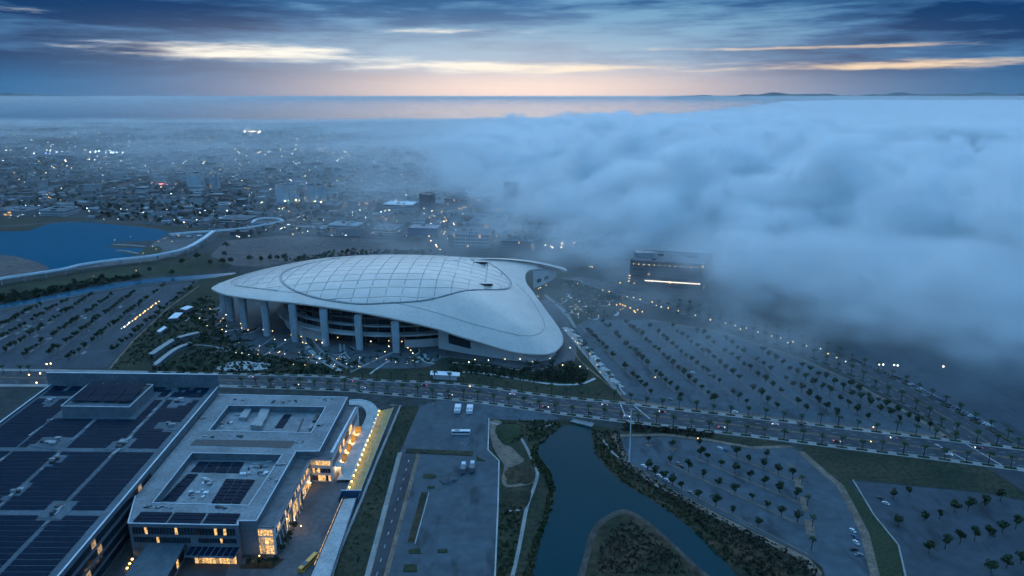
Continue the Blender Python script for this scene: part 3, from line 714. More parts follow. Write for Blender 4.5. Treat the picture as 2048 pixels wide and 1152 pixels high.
for t in range(180, 322, 6):
    x, y = ECX + 6 + EA * 1.0 * math.cos(R(t)), ECY + 4 + EB * 1.0 * math.sin(R(t)); b.tube([(x, y, 0), (x * .99 + ECX * .01, y * .99 + ECY * .01, 42)], .6, 5)
b.build('bowl_posts', 'soffit', st)['kind'] = 'stuff'
# south-east shell wall that carries the low tip, and the north-east shell
def shell(name, pts, m, taper=.0):
    """wall hanging from just under the rim down to the ground along pixel points given at ground level"""
    b = MB(); P = [g2(*p) for p in pts]
    for a, c in zip(P, P[1:]):
        za, zc = roof_at(*a)[2] - 2.6, roof_at(*c)[2] - 2.6
        b.face([(a[0], a[1], 0), (c[0], c[1], 0), (c[0], c[1], max(zc, .5)), (a[0], a[1], max(za, .5))])
    return b.build(name, m, st)
w1 = [(877, 697), (930, 707), (985, 715), (1030, 722), (1070, 725), (1098, 720), (1112, 708)]
ws = shell('tip_wall', w1, 'white_wall')
A, B = G(898, 701), G(942, 709); b = MB(); n_ = Vector((B.y - A.y, A.x - B.x, 0)).normalized() * .4
b.face([A + n_ + Vector((0, 0, 8)), B + n_ + Vector((0, 0, 6)), B + n_ + Vector((0, 0, 14)), A + n_ + Vector((0, 0, 19))]); b.build('window', 'glass_dark', ws)
ws2 = shell('wing_wall', [(1066, 578), (1075, 574), (1090, 568), (1105, 560), (1112, 553)], 'white_wall')
for q in (((1073, 575), (1082, 571)), ((1088, 569), (1096, 565))):
    A, B = G(*q[0]), G(*q[1]); n_ = Vector((B.y - A.y, A.x - B.x, 0)).normalized() * .5; b = MB()
    b.face([A + n_ + Vector((0, 0, 6)), B + n_ + Vector((0, 0, 6)), B + n_ + Vector((0, 0, 11)), A + n_ + Vector((0, 0, 11))]); b.build('window', 'glass_dark', ws2)
print('STADIUM', round(time.time() - T0, 1))
# ================================================================== the solar-roofed complex in the foreground
ZM, ZF, ZW, ZC = 26.0, 22.0, 17.5, 17.0
def zrow(y, py):
    """height at which a photo row crosses the upright plane at distance y"""
    q = -(py - 576) / FPX; return H + y * (-sp + q * cp) / (cp + q * sp)
box_pane = MB(); box_pane.box(0, 0, 0, 1, .14, 1); PANE = {}
for k in ('glass_dark', 'room_warm', 'room_amber', 'room_dim'): PANE[k] = box_pane.mesh('pane', k)
def panes(parent, A, B, z0, z1, n, m='glass_dark', lit=0.0, lm='room_warm', gap=.25, off=.12, rn=random.Random(21), name='window'):
    """a row of separate window panes standing proud of the wall A-B (outward side is right of A to B)"""
    A = Vector((A[0], A[1])); B = Vector((B[0], B[1])); d = (B - A) / n; h = math.atan2(d.y, d.x); nrm = Vector((d.y, -d.x)).normalized() * off; pl = parent_loc(parent)
    for i in range(n):
        p = A + d * (i + .5) + nrm
        o = put(name, PANE[lm if rn.random() < lit else m], parent, (p.x - pl.x, p.y - pl.y, z0 - pl.z), h); o.scale = (d.length - gap, 1, z1 - z0)
def ring_walls(b, pts, z0, z1, t, mi=0): b.walls(pts, z0, z1, mi, True, t)
# --- main hall with the big photovoltaic roof
hall = thing('exhibition_hall', 'large flat-roofed hall with rows of dark solar panels on its roof', 'building', G(150, 1000))
QA, QB, QC, QD = (g2(103, 772, ZM), g2(437, 776, ZM), g2(58, 1228, ZM), g2(-505, 1228, ZM))
b = MB(); b.prism([QA, QB, QC, QD], 0, ZM - .05, 0, False); b.build('wall', 'facade', hall)
b = MB(); b.face([(*p, ZM) for p in (QD, QC, QB, QA)]); rf = b.build('roof', 'membrane', hall)
b = MB()
for p, q in ((QB, QC), (QC, QD), (QD, QA)): b.bar(p, q, ZM - .6, 2.2, .8, 0, .8)
b.build('parapet', 'parapet', hall)
b = MB()
for p, q in ((QB, QC), (QC, QD), (QD, QA)): b.bar(p, q, ZM + 1.6, .18, 1.0, 0, 1.0)
b.build('coping', 'coping', hall)
zt = zrow((QA[1] + QB[1]) / 2, 747); b = MB(); b.bar(lerp(QA, QB, -.015), lerp(QA, QB, 1.005), ZM - 1, zt - ZM + 1, 1.0); scr = b.build('screen_wall', 'parapet', hall)
b = MB(); b.bar(lerp(QA, QB, -.015), lerp(QA, QB, 1.005), zt, .25, 1.3); b.build('coping', 'coping', scr)
for k in range(1, 9):
    p = lerp(QA, QB, k / 9); b = MB(); b.box(p[0], p[1] - .52, ZM, .12, .12, zt - ZM, 0); b.build('joint', 'seam', scr)
def quv(u, v):
    a = lerp(QA, QB, u); c = lerp(QD, QC, u); return lerp(a, c, v)
# penthouse footprint is kept free of panels
PH = [(122, 812), (258, 814), (306, 769), (179, 766)]; ZP = ZM + 8
php = [g2(*p, ZP) for p in PH]
pads = [[(60, 893), (95, 872), (150, 876), (115, 900)], [(205, 900), (238, 878), (275, 880), (245, 902)], [(75, 1036), (102, 1004), (158, 1006), (122, 1040)], [(0, 1000), (55, 968), (65, 975), (15, 1003)], [(335, 815), (350, 796), (388, 797), (372, 813)], [(305, 860), (318, 843), (372, 845), (355, 862)], [(88, 935), (115, 911), (132, 912), (105, 936)], [(80, 810), (100, 793), (128, 795), (105, 812)]]
padw = [[g2(*p, ZM) for p in q] for q in pads]
phz = [lerp(p, (sum(q[0] for q in php) / 4, sum(q[1] for q in php) / 4), -.22) for p in php]
depth = math.hypot(QA[0] - QD[0], QA[1] - QD[1]); rowd = 4.7; nrow = int(depth / rowd)
prn = random.Random(6)
colsU = [(.02, .235), (.245, .47), (.49, .745), (.765, .955)]
for r in range(nrow):
    v0, v1 = (r + .08) / nrow, (r + .90) / nrow
    if r in (4, 21, 36) or v1 > .985: continue
    for u0, u1 in colsU:
        sub = 10; run = None; segs = []
        for i in range(sub + 1):
            ok = False
            if i < sub:
                ua, ub = u0 + (u1 - u0) * i / sub, u0 + (u1 - u0) * (i + 1) / sub
                c = quv((ua + ub) / 2, (v0 + v1) / 2); ok = not inside(c, phz) and not any(inside(c, q) for q in padw)
                if r < 2 and prn.random() < .25: ok = False
            if ok and run is None: run = ua
            if not ok and run is not None: segs.append((run, u0 + (u1 - u0) * i / sub)); run = None
        for ua, ub in segs:
            p = [quv(ua, v1), quv(ub - .004, v1), quv(ub - .004, v0), quv(ua, v0)]; b = MB(); k = len(b.v)
            lowz, hiz = ZM + .22, ZM + .34
            b.v = [(*p[0], lowz), (*p[1], lowz), (*p[2], hiz), (*p[3], hiz), (*p[0], lowz - .15), (*p[1], lowz - .15), (*p[2], hiz - .15), (*p[3], hiz - .15)]
            b.f = [(0, 1, 2, 3), (7, 6, 5, 4), (4, 5, 1, 0), (5, 6, 2, 1), (6, 7, 3, 2), (7, 4, 0, 3)]; b.mi = [0] * 6
            b.build('solar_panel_row', 'pv', rf)
for q in padw:
    b = MB(); b.prism(q, ZM, ZM + .2); b.build('roof_pad', 'membrane', rf)
    for _ in range(prn.randint(2, 5)):
        p = lerp(lerp(q[0], q[2], prn.uniform(.15, .85)), lerp(q[1], q[3], prn.uniform(.15, .85)), .5)
        b = MB(); b.box(p[0], p[1], ZM + .2, prn.uniform(1.5, 5), prn.uniform(1.5, 3.5), prn.uniform(.8, 2.2), prn.uniform(-.1, .1)); b.build('roof_unit', prn.choice(['equipment', 'equipment', 'equipment_dark']), rf)
for _ in range(60):
    u, v = prn.choice([.24, .48, .755]), prn.uniform(.05, .75); c = quv(u, v)
    if inside(c, phz): continue
    b = MB(); b.box(c[0] + prn.uniform(-.8, .8), c[1], ZM, prn.uniform(.7, 1.6), prn.uniform(2, 9), prn.uniform(.4, .9), -.07); b.build('cable_tray', prn.choice(['equipment', 'membrane_pale']), rf)
ph = b = MB(); b.prism(php, ZM, ZP, 0, False); pent = b.build('penthouse', 'facade', hall)
b = MB(); b.face([(*p, ZP - 1.2) for p in php]); b.build('penthouse_roof', 'membrane', pent)
b = MB(); ring_walls(b, php, ZP - .2, ZP + .15, .5); b.build('coping', 'coping', pent)
sl_ = [lerp(p, ((php[0][0] + php[2][0]) / 2, (php[0][1] + php[2][1]) / 2), .10) for p in php]
sl_[0] = lerp(sl_[0], sl_[3], .16); sl_[1] = lerp(sl_[1], sl_[2], .16)
for i in range(4):
    for j in range(3):
        def pv_(u, v): return lerp(lerp(sl_[0], sl_[1], u), lerp(sl_[3], sl_[2], u), v)
        p = [pv_(i / 4 + .008, j / 3 + .01), pv_((i + 1) / 4 - .008, j / 3 + .01), pv_((i + 1) / 4 - .008, (j + 1) / 3 - .01), pv_(i / 4 + .008, (j + 1) / 3 - .01)]
        z0_, z1_ = ZP + .6 + j * .7, ZP + .6 + (j + 1) * .7; b = MB()
        b.v = [(*p[0], z0_), (*p[1], z0_), (*p[2], z1_), (*p[3], z1_)] + [(*p[0], z0_ - .2), (*p[1], z0_ - .2), (*p[2], z1_ - .2), (*p[3], z1_ - .2)]
        b.f = [(0, 1, 2, 3), (7, 6, 5, 4), (4, 5, 1, 0), (5, 6, 2, 1), (6, 7, 3, 2), (7, 4, 0, 3)]; b.mi = [0] * 6; b.build('solar_panel', 'pv', pent)
# glazed court side of the hall (only its lower end shows)
e0, e1 = lerp(QB, QC, .50), lerp(QB, QC, .97)
for z0_, z1_ in ((20.6, 24.4), (14.2, 18.2), (8, 12), (2, 6)):
    panes(hall, e1, e0, z0_, z1_, 26, lit=.04, lm='room_dim', off=-.15 if False else .15)
# --- frame-roofed block with two sunken courts
blk = thing('office_block', 'pale roofed office block with two sunken roof courts beside the solar hall', 'building', G(480, 960))
lft = [lerp(QB, QC, t) for t in (.015, .595)]
OUT = [(lft[0][0] + 1.0, lft[0][1]), g2(695, 795, ZF), g2(638, 903, ZF), g2(592, 903, ZF), g2(513, 1042, ZF), g2(476, 1042, ZF), g2(476, 1051, ZF), g2(256, 1047, ZF), (lft[1][0] + 1.0, lft[1][1])]
H1 = [g2(*p, ZF) for p in ((418, 861), (457, 811), (651, 814), (622, 866))]; H2 = [g2(*p, ZF) for p in ((305, 1006), (384, 906), (565, 909), (497, 1011))]
b = MB(); b.prism(OUT, 0, ZF - .02, 0, False); b.build('wall', 'facade', blk)
b = MB(); b.holed(OUT, [H1, H2], ZF); rf2 = b.build('roof', 'membrane_pale', blk)
b = MB(); ring_walls(b, OUT[:5], ZF - .3, ZF + .5, .7) if False else [b.bar(p, q, ZF + .02, .45, .6, 0, .5) for p, q in zip(OUT, OUT[1:])]; b.build('coping', 'coping', blk)
for Hh in (H1, H2):
    b = MB(); b.face([(*p, ZC) for p in Hh[::-1]]); fl = b.build('court_floor', 'membrane_pale', blk)
    b = MB()
    for p, q in zip(Hh, Hh[1:] + Hh[:1]): b.face([(*p, ZC), (*q, ZC), (*q, ZF), (*p, ZF)])
    b.build('court_wall', 'parapet', blk)
    b = MB(); ring_walls(b, Hh, ZF + .02, ZF + .3, .45); b.build('court_kerb', 'coping', blk)
def on(q, z): return [g2(*p, z) for p in q]
def slab(parent, name, q, z, h, m): b = MB(); b.prism(on(q, z), z, z + h); return b.build(name, m, parent)
def pvtable(parent, q, z, nx, ny):
    P = on(q, z)
    for i in range(nx):
        for j in range(ny):
            f = lambda u, v: lerp(lerp(P[0], P[1], u), lerp(P[3], P[2], u), v)
            g_ = .035; b = MB(); pp = [f(i / nx + g_ / nx, j / ny + g_ / ny), f((i + 1) / nx - g_ / nx, j / ny + g_ / ny), f((i + 1) / nx - g_ / nx, (j + 1) / ny - 3 * g_ / ny), f(i / nx + g_ / nx, (j + 1) / ny - 3 * g_ / ny)]
            b.prism(pp, z + .3, z + .5); b.build('solar_panel_row', 'pv', parent)
pvtable(rf2, [(262, 1046), (472, 1050), (484, 1028), (281, 1024)], ZF + .1, 3, 3)
slab(rf2, 'roof_strip', [(380, 891), (581, 896), (590, 882), (391, 879)], ZF, .12, 'equipment_dark')
# court contents
pvtable(blk, [(548, 857), (566, 857), (585, 829), (569, 829)], ZC, 1, 3)
pvtable(blk, [(322, 1003), (352, 1003), (398, 948), (376, 948)], ZC, 1, 6); pvtable(blk, [(380, 945), (478, 947), (490, 924), (398, 923)], ZC, 4, 2)
pvtable(blk, [(422, 1007), (480, 1008), (512, 960), (452, 958)], ZC, 3, 7)
for q, h, m in (([(478, 841), (494, 841), (505, 822), (491, 822)], 2.6, 'equipment'), ([(502, 859), (524, 861), (531, 846), (511, 845)], 3.6, 'equipment'), ([(513, 844), (532, 845), (541, 823), (523, 822)], 3.0, 'equipment'), ([(625, 845), (631, 845), (638, 832), (632, 832)], 1.5, 'equipment_dark'), ([(594, 864), (597, 864), (608, 838), (605, 838)], .5, 'equipment_dark'), ([(618, 861), (623, 861), (627, 854), (622, 854)], 2, 'equipment')):
    slab(blk, 'air_handler', q, ZC, h, m)
for poly, n in (([(365, 1000), (405, 957), (440, 958), (412, 1003)], 16), ([(485, 950), (500, 926), (548, 922), (530, 952)], 14), ([(425, 858), (450, 830), (490, 828), (480, 858)], 6)):
    for _ in range(n):
        u, v = prn.random(), prn.random(); px, py = lerp(lerp(poly[0], poly[3], u), lerp(poly[1], poly[2], u), v); c = g2(px, py, ZC)
        b = MB(); b.box(c[0], c[1], ZC, prn.uniform(.8, 4.2), prn.uniform(.8, 3), prn.uniform(.4, 1.8), prn.uniform(-.3, .3)); b.build('roof_unit', prn.choice(['equipment', 'equipment', 'equipment_dark', 'membrane_pale', 'coping']), blk)
for cx, cy_ in ((405, 838), (470, 873), (560, 804), (590, 803), (420, 873), (640, 850), (600, 885), (340, 985), (300, 1015), (540, 960), (560, 930), (480, 800), (660, 800), (330, 1015), (450, 1016)):
    for _ in range(5):
        c = g2(cx + prn.uniform(-16, 16), cy_ + prn.uniform(-2, 2), ZF)
        if inside(c, OUT) and not inside(c, H1) and not inside(c, H2): b = MB(); b.box(c[0], c[1], ZF, prn.uniform(.6, 3), prn.uniform(.6, 1.5), prn.uniform(.3, 1.0), prn.uniform(-.3, .3)); b.build('roof_unit', prn.choice(['equipment_dark', 'equipment']), blk)
# south side of the block: two bands of windows, awning, lit entrance
S0, S1 = OUT[7], OUT[6]
panes(blk, lerp(S0, S1, .03), lerp(S0, S1, .97), 15.6, 19.8, 34, lit=.14); panes(blk, lerp(S0, S1, .03), lerp(S0, S1, .55), 10.2, 13.6, 20, lit=.06)
panes(blk, lerp(S0, S1, .62), lerp(S0, S1, .97), 10.6, 13.4, 14, lit=.03)
def out_(p, d): return (p[0], p[1] - d)
aw = [out_(lerp(S0, S1, .55), 9), out_(S1, 9), S1, lerp(S0, S1, .55)]
b = MB(); b.prism(aw, 7.6, 8.4, 0, True, None, True); awn = b.build('awning', 'parapet', blk)
for i in range(8):
    p, q = lerp(aw[0], aw[1], i / 8 + .01), lerp(aw[0], aw[1], (i + 1) / 8 - .01); b = MB(); b.prism([out_(p, -.6), out_(q, -.6), out_(q, -8.2), out_(p, -8.2)], 8.45, 8.6); b.build('solar_panel', 'pv', awn)
panes(blk, out_(lerp(S0, S1, .60), 4), out_(lerp(S0, S1, .98), 4), .4, 5.2, 12, m='room_dim', lit=.6, lm='room_warm', off=.2)
b = MB(); b.prism([out_(lerp(S0, S1, .58), 4), out_(S1, 4), S1, lerp(S0, S1, .58)], 0, 7.5); b.build('entrance_wall', 'soffit', blk)
# entry bridge roof in the court
slab(blk, 'link_roof', [(232, 1180), (322, 1180), (372, 1088), (300, 1084)], 9.0, 1.0, 'membrane')
b = MB(); b.prism(on([(240, 1180), (318, 1180), (366, 1092), (304, 1090)], 9.0), 0, 8.9); lw = b.build('link_wall', 'facade', blk)
LA, LB = g2(366, 1092, 9), g2(318, 1180, 9); panes(blk, LB, LA, 3.0, 7.4, 12, lit=.15)
LA, LB = g2(240, 1180, 9), g2(304, 1090, 9)
panes(blk, LB, LA, 2.0, 7.0, 10, lit=.0); 
for k in range(5):
    c = G(255 + k * 5, 1140 - k * 9); lp = thing('court_lamp', 'warm low light along the link building in the dark court', 'lamp', c, 0, 'court lights by the link building')
    b = MB(); b.tube([(c.x, c.y, 0), (c.x, c.y, 1.0)], .12, 6); b.build('post', 'equipment_dark', lp); b = MB(); b.box(c.x, c.y, 1.0, .8, .8, .5); b.build('bulb', 'lamp_amber', lp)
# --- east wings with lit windows
wing = thing('glazed_wing', 'lower glazed wing with warm lit corner windows by the terrace', 'building', G(547, 1080))
W1 = [g2(*p, ZW) for p in ((580, 915), (622, 915), (547, 1056), (488, 1054))]
b = MB(); b.prism(W1, 0, ZW, 0, True, 1); b.build('wall', ['white_wall', 'roof_grey'], wing)
b = MB(); [b.bar(p, q, ZW + .02, .8, .7, 0, .7) for p, q in zip(W1[1:], W1[2:] )]; b.bar(W1[0], W1[1], ZW + .02, .8, .7); b.build('parapet', 'facade', wing)
for z0_, z1_ in ((12.4, 16.2), (6.9, 11.2), (.6, 6.0)): panes(wing, lerp(W1[3], W1[2], .06), lerp(W1[3], W1[2], .96), z0_, z1_, 6 if z0_ < 12 else 8, m='room_dim', lit=.72, gap=.45)
panes(wing, lerp(W1[2], W1[1], .02), lerp(W1[2], W1[1], .55), .6, 9.5, 22, m='glass_dark', lit=.45, lm='room_warm', gap=.7); panes(wing, lerp(W1[2], W1[1], .03), lerp(W1[2], W1[1], .97), 11.8, 14.8, 26, m='glass_dark', lit=.45, lm='room_warm', gap=1.2)
panes(wing, lerp(W1[2], W1[1], .60), lerp(W1[2], W1[1], .97), .6, 8, 8, m='glass_dark', lit=.45, lm='room_warm', gap=1.6)
for k in range(9):
    p = lerp(W1[2], W1[1], .06 + k * .065); b = MB(); b.tube([(p[0] + 2.2, p[1] - .6, 0), (p[0] + 1.3, p[1] - .5, 10.5)], .28, 6); b.build('terrace_post', 'white_wall', wing)
wing2 = thing('glazed_wing', 'far glazed wing with lit balcony windows above a glowing niche', 'building', G(640, 950))
W2 = [g2(*p, ZW) for p in ((672, 812), (716, 812), (662, 918), (604, 916))]
b = MB(); b.prism(W2, 0, ZW, 0, True, 1); b.build('wall', ['white_wall', 'roof_grey'], wing2)
b = MB(); [b.bar(p, q, ZW + .02, .8, .7, 0, .7) for p, q in zip(W2, W2[1:])]; b.build('parapet', 'facade', wing2)
panes(wing2, lerp(W2[3], W2[2], .15), lerp(W2[3], W2[2], .97), 12.6, 15.8, 8, m='room_dim', lit=.75); panes(wing2, lerp(W2[3], W2[2], .15), lerp(W2[3], W2[2], .95), 7.0, 10.2, 9, m='glass_dark', lit=.1); panes(wing2, lerp(W2[3], W2[2], .15), lerp(W2[3], W2[2], .95), 1, 5, 9, m='glass_dark', lit=.5)
panes(wing2, lerp(W2[2], W2[1], .03), lerp(W2[2], W2[1], .95), 9.5, 14, 16, m='glass_dark', lit=.25, lm='room_amber')
b = MB(); b.face([(*p, ZW + .04) for p in on([(660, 905), (668, 905), (717, 814), (710, 814)], ZW)]); b.build('roof_gutter', 'coping', wing2)
# glowing light courts along the far wing
for k, (px, py, w_, h_) in enumerate(((711, 872, 8, 6.5), (700, 890, 9, 6), (689, 908, 9, 6), (679, 928, 9, 5.5))):
    c = G(px, py); lc = thing('light_court', ['amber lit stone court, farthest of four along the far wing', 'amber lit stone court, second from the far end of the wing', 'amber lit stone court, third from the far end of the wing', 'amber lit stone court, nearest the glowing niche'][k], 'light court', c, 0, 'amber light courts')
    b = MB(); b.box(c.x, c.y + w_ * .45, 0, w_, .6, h_, 0); b.box(c.x - w_ * .48, c.y, 0, .6, w_, h_ * .8, 0); b.build('wall', 'lamplit_stone', lc)
    b = MB(); b.box(c.x, c.y, .1, w_, w_, .6, 0); b.build('bench', 'lamplit_stone', lc)
    b = MB(); b.box(c.x + .6, c.y + .4, .72, w_ * .5, .5, .4); b.build('lamp', 'lamp_amber', lc)
    L = bpy.data.lights.new('court_light', 'POINT'); L.energy = 900; L.color = (1, .55, .15); L.shadow_soft_size = .5; lo2 = bpy.data.objects.new('court_light', L); C.objects.link(lo2); lo2.parent = lc; lo2.location = (1.5, -1.0, 3.0)
c = G(672, 952); nc = thing('entrance_niche', 'bright peach lit entrance niche at the foot of the far wing', 'niche', c)
b = MB(); b.box(c.x, c.y + 4.5, 0, 9, .5, 7); b.box(c.x - 4.5, c.y + 1.5, 0, .5, 6, 7); b.box(c.x + 4.5, c.y + 1.5, 0, .5, 6, 7); b.build('wall', 'white_wall', nc); b = MB(); b.box(c.x, c.y + 2.5, 7, 9.5, 5, .6); b.build('canopy', 'white_wall', nc)
b = MB(); b.box(c.x, c.y + 3, 6.5, 6, .8, .3); b.build('ceiling_lamp', 'lamp_warm', nc)
L = bpy.data.lights.new('niche_light', 'POINT'); L.energy = 1500; L.color = (1, .66, .34); L.shadow_soft_size = .5; lo2 = bpy.data.objects.new('niche_light', L); C.objects.link(lo2); lo2.parent = nc; lo2.location = (0, 1.2, 5.0)
# --- terrace, raised walk, sunken lit ramp
sheet('terrace', W([(560, 1050), (622, 935), (690, 935), (700, 960), (690, 990), (640, 1100), (605, 1190), (440, 1190), (460, 1120), (547, 1112)]), .10, 'paving')
sheet('service_court', W([(200, 1230), (240, 1130), (300, 1090), (460, 1120), (440, 1230)]), .06, 'asphalt')
sheet('planting_bed', W([(478, 1130), (550, 1116), (570, 1118), (545, 1138), (480, 1138)]), .14, 'brown_scrub')
wk = [tuple(p) for p in smooth(W([(698, 806), (718, 805), (736, 812), (744, 826), (738, 846), (722, 880), (702, 925), (687, 960)], 2), 4)]
b = MB(); b.ribbon(wk, 9.0, 2.0, 0, 2.0); tag(b.build('raised_walk', 'concrete_pale'), kind='structure')
strip('walk_wall', offset(wk, 4.6), .4, 2.8, 'canopy_white', 2.8)
RL, RR = W([(758, 822), (693, 988)]), W([(787, 816), (719, 988)])
sheet('sunken_ramp', RL + RR[::-1], .09, 'lamplit_stone')
b = MB(); b.bar(RL[0], RL[1], 0, 2.6, .4); tag(b.build('ramp_wall', 'concrete_pale'), kind='structure')
b = MB(); b.bar(RR[0], RR[1], 0, .9, .4); tag(b.build('ramp_kerb', 'concrete_pale'), kind='structure')
b = MB(); b.bar(lerp(RL[0], RR[0], .62), lerp(RL[1], RR[1], .62), 0.1, .25, .3); tag(b.build('ramp_line', 'paint'), kind='structure')
for i in range(17):
    p = lerp(RL[0], RL[1], .03 + i * .058); lp = thing('wall_lamp', 'small yellow wall light in the row along the sunken ramp', 'lamp', (p[0] + .9, p[1], 0), 0, 'wall lights of the sunken ramp')
    b = MB(); b.box(p[0] + .5, p[1], 1.6, .7, .5, .25); b.build('bracket', 'equipment_dark', lp); b = MB(); b.box(p[0] + .95, p[1], 1.5, .75, .75, .7); b.build('bulb', 'lamp_yellow', lp)
    L = bpy.data.lights.new('ramp_light', 'POINT'); L.energy = 120; L.color = (1, .54, .07); L.shadow_soft_size = .3; lo2 = bpy.data.objects.new('ramp_light', L); C.objects.link(lo2); lo2.parent = lp; lo2.location = (1.4, 0, 2.4)
c = G(703, 993); gt = thing('glass_kiosk', 'small teal glass kiosk at the end of the sunken ramp', 'kiosk', c)
b = MB(); b.box(c.x, c.y, 0, 13, .5, 4.5); b.box(c.x - 6.2, c.y - 4, 0, .4, 8, 4); b.box(c.x + 6.2, c.y - 4, 0, .4, 8, 4); b.build('wall', 'b_blue', gt); b = MB(); b.box(c.x, c.y, 4.5, 13.4, .7, .3); b.build('coping', 'coping', gt)
b = MB(); b.prism(W([(688, 998), (712, 996), (664, 1152), (638, 1230), (585, 1230), (622, 1152)], 2.2), 0, 2.2); tag(b.build('lower_walk', 'concrete_pale'), kind='structure')
b = MB(); p, q = W([(713, 998), (655, 1175)], 2.2); b.bar(p, q, 2.2, 1.2, .25); tag(b.build('walk_railing', 'b_blue'), 'blue glass railing along the outer edge of the lower walk', 'railing')
p, q = g2(685, 1000, 2.2), g2(628, 1135, 2.2)
rl = thing('lit_handrail', 'thin warm lit handrail along the inner edge of the lower walk', 'handrail', (*p, 2.2))
for i in range(12):
    a_, c_ = lerp(p, q, i / 12 + .006), lerp(p, q, (i + 1) / 12 - .01); b = MB(); b.bar(a_, c_, 3.2, .16, .22); b.build('light_strip', 'room_warm', rl)
    b = MB(); b.box(a_[0], a_[1], 2.2, .12, .12, 1.0); b.build('post', 'equipment_dark', rl)
for k, (px, py) in enumerate(((606, 1000), (622, 975), (590, 1050), (603, 1062), (520, 1122))):
    c = G(px, py); t = thing('terrace_lamp', ['warm post lamp on the terrace by the glazed wing, second from the niche', 'warm post lamp on the terrace nearest the glowing niche', 'warm post lamp on the terrace by the glazed wing, third from the niche', 'warm post lamp standing out in the middle of the terrace', 'warm post lamp in the planting bed before the corner windows'][k], 'lamp', c, 0, 'terrace lamps')
    b = MB(); b.tube([(c.x, c.y, 0), (c.x, c.y, 3.2)], .12, 6); b.build('post', 'equipment_dark', t); b = MB(); b.octa((c.x, c.y, 3.4), .4); b.build('bulb', 'lamp_warm', t)
    L = bpy.data.lights.new('terrace_light', 'POINT'); L.energy = 480; L.color = (1, .6, .28); L.shadow_soft_size = .4; lo2 = bpy.data.objects.new('terrace_light', L); C.objects.link(lo2); lo2.parent = t; lo2.location = (0, 0, 4.3)
print('COMPLEX', round(time.time() - T0, 1))
# ================================================================== trees, palms, shrubs
def make_tree(seed, h, r, leafmat, n=230, size=.95, squash=.9):
    rn = random.Random(seed); b = MB(); b.tube([(0, 0, 0), (rn.uniform(-.15, .15), rn.uniform(-.15, .15), h * .35), (rn.uniform(-.3, .3), rn.uniform(-.3, .3), h * .7)], .22, 6, 0, .1)
    for k in range(3):
        a = rn.uniform(0, 6.28); b.tube([(0, 0, h * .38), (math.cos(a) * r * .5, math.sin(a) * r * .5, h * .68)], .11, 5, 0, .05)
    c = MB(); c.leaves((0, 0, h - r * squash), r * 1.15, n, size, rn, 0, squash, 8)
    return [('trunk', b.mesh('trunk', 'bark')), ('crown', c.mesh('crown', leafmat))]
def make_palm(seed, h):
    rn = random.Random(seed); b = MB(); b.tube([(0, 0, 0), (rn.uniform(-.2, .2), 0, h * .5), (rn.uniform(-.3, .3), rn.uniform(-.3, .3), h)], .32, 6, 0, .22)
    c = MB()
    for k in range(15):
        a = k * 2.4 + rn.uniform(-.2, .2); el_ = rn.uniform(-.5, 1.1); L = rn.uniform(2.3, 3.1); pts = []
        for i in range(5):
            t = i / 4; pts.append((math.cos(a) * L * t * math.cos(el_ * .6), math.sin(a) * L * t * math.cos(el_ * .6), h + math.sin(el_) * L * t * .8 - 1.6 * t * t))
        for i in range(4):
            w0, w1 = (.35, .85, .8, .5, .08)[i], (.35, .85, .8, .5, .08)[i + 1]; nx, ny = -math.sin(a), math.cos(a); p, q = pts[i], pts[i + 1]
            for sg in (1, -1): c.face([p, (p[0] + nx * w0 * sg, p[1] + ny * w0 * sg, p[2] - .25), (q[0] + nx * w1 * sg, q[1] + ny * w1 * sg, q[2] - .25), q])
    return [('trunk', b.mesh('trunk', 'bark')), ('crown', c.mesh('crown', 'leaf_palm'))]
TREES = [make_tree(s, 7.2 + (s % 3) * .5, 2.7 + (s % 2) * .3, 'leaf') for s in range(5)]
BIG = [make_tree(40 + s, 11 + s, 4.6 + .5 * s, 'leaf_dark', 220, 1.5, .85) for s in range(3)]
GARD = [make_tree(60 + s, 6 + s, 2.6 + .4 * s, 'leaf_dark', 110, 1.1, .8) for s in range(3)]
PALMS = [make_palm(80 + s, 8.2 + .6 * s) for s in range(4)]
trn = random.Random(77)
def tree_at(kinds, name, x, y, label, group, s=None, z=0.0): return copies(name, trn.choice(kinds), label, 'tree', (x, y, z), trn.uniform(0, 6.28), group, s or trn.uniform(.75, 1.2))
ROWTREES = []
ORD = ['first', 'second', 'third', 'fourth', 'fifth', 'sixth', 'seventh', 'eighth', 'ninth', 'tenth']
def tree_row(a, c, n, label, group, jit=.6, skip=0.0, z=.2):
    A, B = g2(*a), g2(*c)
    for i in range(n):
        if trn.random() < skip: continue
        p = lerp(A, B, i / max(1, n - 1)); ROWTREES.append((p[0] + trn.uniform(-jit, jit), p[1] + trn.uniform(-jit, jit), label, group, z))
for k, (r, n) in enumerate(zip(ROWS_A, (27, 26, 26, 23, 21, 16))): tree_row(*r, n, f'small round tree in the {ORD[k]} row of the car park by the canal', 'trees in the car park by the canal', skip=.06)
tree_row((226, 706), (388, 573), 24, 'small round tree edging the car park by the canal, beside the stadium gardens', 'trees in the car park by the canal')
for k, (r, n) in enumerate(zip(ROWS_B, (21, 20, 19, 19, 18, 17, 16, 14, 12, 9))): tree_row(*r, n, f'small round tree in the {ORD[k]} row from the stadium in the foggy car park', 'trees in the foggy car park', skip=.1)
z7p = lambda L: [p for p in z7([(x, y + 26) for x, y in L])]
